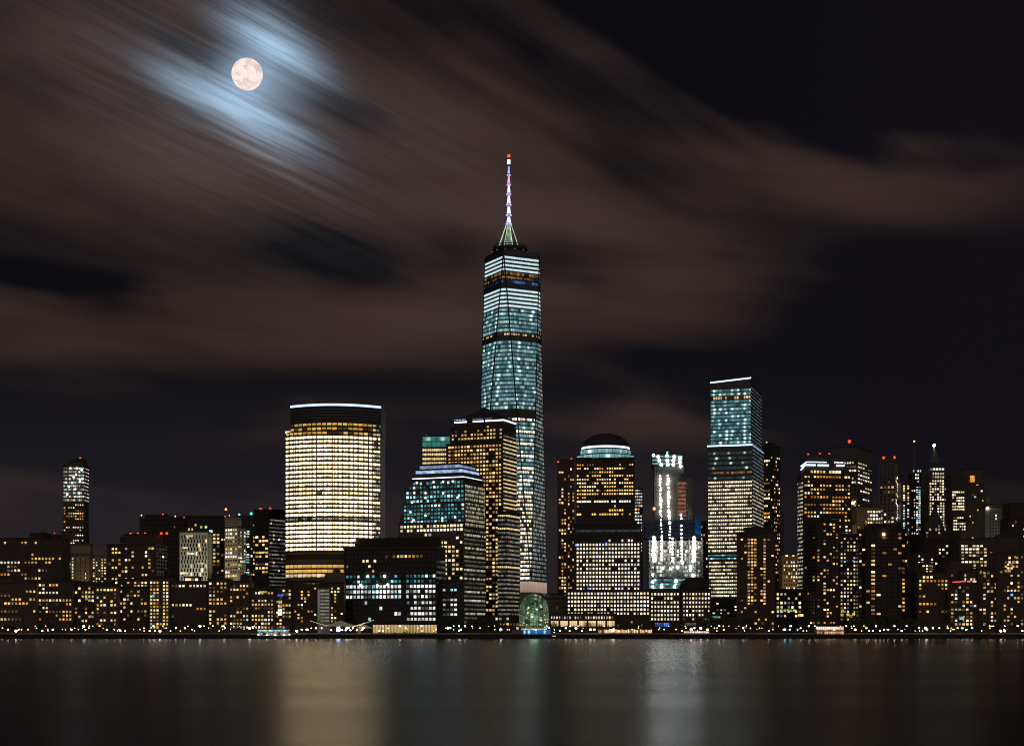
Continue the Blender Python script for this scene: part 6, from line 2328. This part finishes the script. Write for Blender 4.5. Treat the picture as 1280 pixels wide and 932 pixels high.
# ------------------------------------------------------------------ ferry moored left of it
Yb = 1240.0
bx0, bx1 = XW(322, Yb), XW(367, Yb)
root = empty('moored_ferry', ((bx0 + bx1) / 2, Yb, 0), 'long low passenger ferry with a glowing teal strip under its roof', 'ferry')
hl = (bx1 - bx0) / 2
hull = [(-hl, -3), (hl * .78, -3), (hl, 0), (hl * .78, 3), (-hl, 3)]
mb = MB()
mb.prism([(x * .96, y * .8) for x, y in hull], -.6, 2.2, 0, True, False, hull)
mb.build('hull', M['hull_paint'], root)
mb = MB()
mb.box(-hl * .92, hl * .70, -2.4, 2.4, 2.2, 5.0)
mb.build('cabin', M['white_paint'], root)
ribbon('cabin_window', band_mat('ferry_windows', (.6, .8, .75), (1, .85, .6), .7, .62, .3, .14, .3, .06), [(-hl * .9, -2.55), (hl * .68, -2.55)], 3.0, 4.3, 1.5, 2, root)
mb = MB()
mb.box(-hl * .97, hl * .76, -2.9, 2.9, 5.02, 5.3)
mb.build('cabin_roof', M['white_paint'], root)
ribbon('teal_light_strip', G_TEALSTRIP, [(-hl * .97, -3.0), (hl * .76, -3.0)], 5.5, 6.9, 1.5, 4, root)
mb = MB()
mb.box(-hl * .95, hl * .74, -2.8, 2.8, 5.32, 7.1)
mb.box(-hl * .97, hl * .76, -2.95, 2.95, 7.12, 7.3)
mb.build('upper_deck', M['hull_paint'], root)
mb = MB()
mb.box(hl * .1, hl * .35, -1.5, 1.5, 7.3, 8.9)
mb.build('wheelhouse', M['white_paint'], root)
mb = MB()
mb.box(-hl * .2, hl * .72, -1, 1, 9.0, 9.25)
mb.build('red_trim', lit_mat('dim_red_trim', (1, .14, .05), .32, var=False), root)
for x in (-.93, -.45, .0, .5, .8):
    mb = MB()
    mb.ball((hl * x, -3.0, 3.2), .42, 8, 6)
    mb.build('deck_lamp', LAMP['lampcool' if x < -.5 else 'lampwhite'], root)
mb = MB()
for x in (-.5, .6):
    mb.tube((hl * x, 0, 7.3), (hl * x, 0, 10.8), .07, n=5)
mb.build('mast', M['steel'], root)

# ------------------------------------------------------------------ long yellow glass pavilion
Yp = 1300.0
px0, px1 = XW(466, Yp), XW(546, Yp)
root = empty('glass_pavilion', ((px0 + px1) / 2, Yp + 5, GZ), 'long flat roofed glass pavilion glowing yellow before the dark office block', 'pavilion')
hl = (px1 - px0) / 2
mb = MB()
mb.box(-hl, hl, -4.6, 5, -.3, ZW(780, Yp) - GZ)
mb.build('wall', wall_mat((.12, .10, .08)), root)
mb = MB()
mb.box(-hl - .8, hl + .8, -5.8, 5.5, ZW(780, Yp) - GZ + .02, ZW(779, Yp) - GZ)
mb.build('roof', M['dark_steel'], root)
ribbon('glass_front', G_PAV, [(-hl, -4.9), (hl, -4.9)], .5, ZW(780.6, Yp) - GZ, 2.3, 5, root)
mb = MB()
for i in range(22):
    x = -hl + 2 * hl * i / 21
    mb.box(x - .16, x + .16, -5.25, -4.95, 0, ZW(780.2, Yp) - GZ)
mb.build('mullions', M['dark_steel'], root, kind='stuff')

# ------------------------------------------------------------------ restaurant row
Yp = 1305.0
px0, px1 = XW(748, Yp), XW(815, Yp)
root = empty('restaurant_row', ((px0 + px1) / 2, Yp + 4, GZ), 'low row of restaurants with crowded orange and cream lights by the water', 'restaurant')
hl = (px1 - px0) / 2
mb = MB()
mb.box(-hl, hl, -3.6, 4, -.3, ZW(785, Yp) - GZ)
mb.build('wall', wall_mat((.10, .07, .055)), root)
mb = MB()
mb.box(-hl - .3, hl + .3, -3.9, 4.2, ZW(785, Yp) - GZ + .01, ZW(784.3, Yp) - GZ)
mb.build('roof', M['roof_felt'], root)
ribbon('lit_front', G_REST, [(-hl, -4.0), (hl, -4.0)], .4, ZW(786, Yp) - GZ, 1.25, 6, root)
for i in range(9):
    x = -hl + 2 * hl * (i + .5) / 9
    mb = MB()
    z = ZW(786.2, Yp) - GZ
    mb.face([(x - 1.9, -4.1, z + .5), (x - 1.9, -5.6, z - .3), (x + 1.9, -5.6, z - .3), (x + 1.9, -4.1, z + .5)])
    mb.face([(x - 1.9, -5.6, z - .3), (x - 1.9, -5.6, z - .55), (x + 1.9, -5.6, z - .55), (x + 1.9, -5.6, z - .3)])
    mb.build('awning', M['orange_net'], root)
# lit stalls right of the small domed block
Yp = 1290.0
px0, px1 = XW(855, Yp), XW(886, Yp)
root = empty('lit_kiosk', ((px0 + px1) / 2, Yp + 3, GZ), 'low white lit kiosk row before the small domed block', 'kiosk')
hl = (px1 - px0) / 2
mb = MB()
mb.box(-hl, hl, -2.6, 3, -.3, 3.0)
mb.build('wall', wall_mat((.16, .15, .14)), root)
mb = MB()
mb.box(-hl - .4, hl + .4, -3.6, 3.2, 3.02, 3.3)
mb.build('roof', M['white_paint'], root)
ribbon('lit_front', band_mat('kiosk_front', (1, .80, .62), (1, .92, .85), 1.3, .8, .4, .08, .3, .1), [(-hl, -2.9), (hl, -2.9)], .5, 2.8, 1.4, 6, root)

# ------------------------------------------------------------------ blue lit marina wall under the vault
Yp = 1262.0
px0, px1 = XW(640, Yp), XW(688, Yp)
root = empty('blue_lit_terrace', ((px0 + px1) / 2, Yp + 6, GZ), 'terrace wall washed in bright blue light below the glass vault', 'terrace')
hl = (px1 - px0) / 2
mb = MB()
mb.box(-hl, hl, -5.6, 6, -.2, 4.0)
mb.build('wall', wall_mat((.20, .20, .21), 'concrete'), root)
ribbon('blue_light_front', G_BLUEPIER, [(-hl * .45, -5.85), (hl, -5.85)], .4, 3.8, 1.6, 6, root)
mb = MB()
for i in range(16):
    x = -hl + 2 * hl * i / 15
    mb.tube((x, -5.4, 4.0), (x, -5.4, 5.1), .05, n=4)
mb.tube((-hl, -5.4, 5.1), (hl, -5.4, 5.1), .05, n=4)
mb.build('railing', M['steel'], root)

# ------------------------------------------------------------------ two deck pavilion on the right
Yp = 1275.0
px0, px1 = XW(1021, Yp), XW(1055, Yp)
root = empty('two_deck_pavilion', ((px0 + px1) / 2, Yp + 5, GZ), 'two deck waterfront pavilion with cream lights above and orange below', 'pavilion')
hl = (px1 - px0) / 2
mb = MB()
mb.box(-hl, hl, -4, 5, -.2, 3.0)
mb.box(-hl, hl, -4, 5, 3.3, 6.6)
mb.build('wall', wall_mat((.12, .10, .09)), root)
mb = MB()
mb.box(-hl - .8, hl + .8, -5.4, 5.4, 3.01, 3.28)
mb.build('deck', M['white_paint'], root)
mb = MB()
mb.box(-hl - .6, hl + .6, -5, 5.4, 6.62, 6.95)
mb.build('roof', M['white_paint'], root)
ribbon('lit_front', band_mat('pavilion_upper', (1, .72, .50), (1, .86, .70), 1.3, .9, .5, .07, .3, .15), [(-hl, -4.2), (hl, -4.2)], 3.7, 6.3, 1.5, 5, root)
ribbon('lit_front', band_mat('pavilion_lower', (1, .38, .10), (1, .62, .32), 1.0, .72, .3, .07, .4, .08), [(-hl, -4.2), (hl, -4.2)], .4, 2.7, 1.5, 6, root)

# ------------------------------------------------------------------ small boat below the vault
Yb = 1238.0
root = empty('small_boat', (XW(693.5, Yb), Yb, 0), 'small dark boat with amber cabin lights moored under the blue lit terrace', 'boat')
hull = [(-3.4, -1.3), (2.2, -1.3), (3.8, 0), (2.2, 1.3), (-3.4, 1.3)]
mb = MB()
mb.prism([(x * .9, y * .7) for x, y in hull], -.4, 1.1, 0, True, False, hull)
mb.build('hull', M['hull_paint'], root)
mb = MB()
mb.box(-2.2, 1.0, -.9, .9, 1.1, 2.9)
mb.box(-2.5, 1.2, -1.0, 1.0, 2.92, 3.05)
mb.build('cabin', M['dark_steel'], root)
ribbon('cabin_window', band_mat('boat_windows', (1, .5, .15), (1, .7, .3), 1.2, .9, .6, .18, .2, .1), [(-2.0, -1.05), (.9, -1.05)], 1.6, 2.4, 1.0, 2, root)
mb = MB()
mb.tube((-.5, 0, 3.05), (-.5, 0, 4.8), .05, n=5)
mb.build('mast', M['steel'], root)
mb = MB()
mb.ball((-.5, 0, 4.9), .3, 8, 5)
mb.build('mast_lamp', LAMP['lampwarm'], root)

# ------------------------------------------------------------------ building floodlights the photograph shows on pale walls
def flood(name, parent_label, px_, py_, Y, tx_, ty_, tY, watts, colr, ang=70):
    l_ = bpy.data.lights.new(name, 'SPOT')
    l_.energy = watts
    l_.color = colr
    l_.spot_size = R(ang)
    l_.spot_blend = .6
    l_.shadow_soft_size = 1.0
    o_ = bpy.data.objects.new(name, l_)
    COL.objects.link(o_)
    a = Vector((XW(px_, Y), Y, ZW(py_, Y)))
    t_ = Vector((XW(tx_, tY), tY, ZW(ty_, tY)))
    o_.location = a
    o_.rotation_euler = (a - t_).to_track_quat('Z', 'Y').to_euler()
    return o_


flood('facade_floodlight', '', 242, 735, 1475, 242, 695, 1520, 60000, (1, .95, .78), 80)
flood('facade_floodlight', '', 296, 735, 1495, 294, 690, 1545, 42000, (1, .88, .62), 70)
flood('facade_floodlight', '', 102, 732, 1446, 102, 702, 1472, 9000, (1, .80, .50), 80)
flood('facade_floodlight', '', 989, 740, 1690, 989, 712, 1720, 13000, (1, .72, .38), 80)
flood('facade_floodlight', '', 1242, 700, 1945, 1242, 655, 1980, 15000, (.85, 1, .92), 70)
flood('facade_floodlight', '', 1218, 690, 2030, 1216, 630, 2080, 9000, (1, .8, .6), 70)
flood('facade_floodlight', '', 1072, 672, 1728, 1074, 650, 1750, 5000, (1, .75, .4), 90)
flood('facade_floodlight', '', 1110, 668, 2110, 1110, 620, 2150, 8000, (1, .9, .8), 70)

# ------------------------------------------------------------------ windows last, leaving out those that stand behind nearer buildings
EXTRA = [(1780, TALL_RECT), (1420, GOLD_RECT), (1345, ROUND_RECT)]
for b in BLDS:
    near = [r for o in BLDS if o is not b and o.Y < b.Y - 12 for r in o.rects]
    near += [r for y_, r in EXTRA if y_ < b.Y - 12]
    b.finish(near)
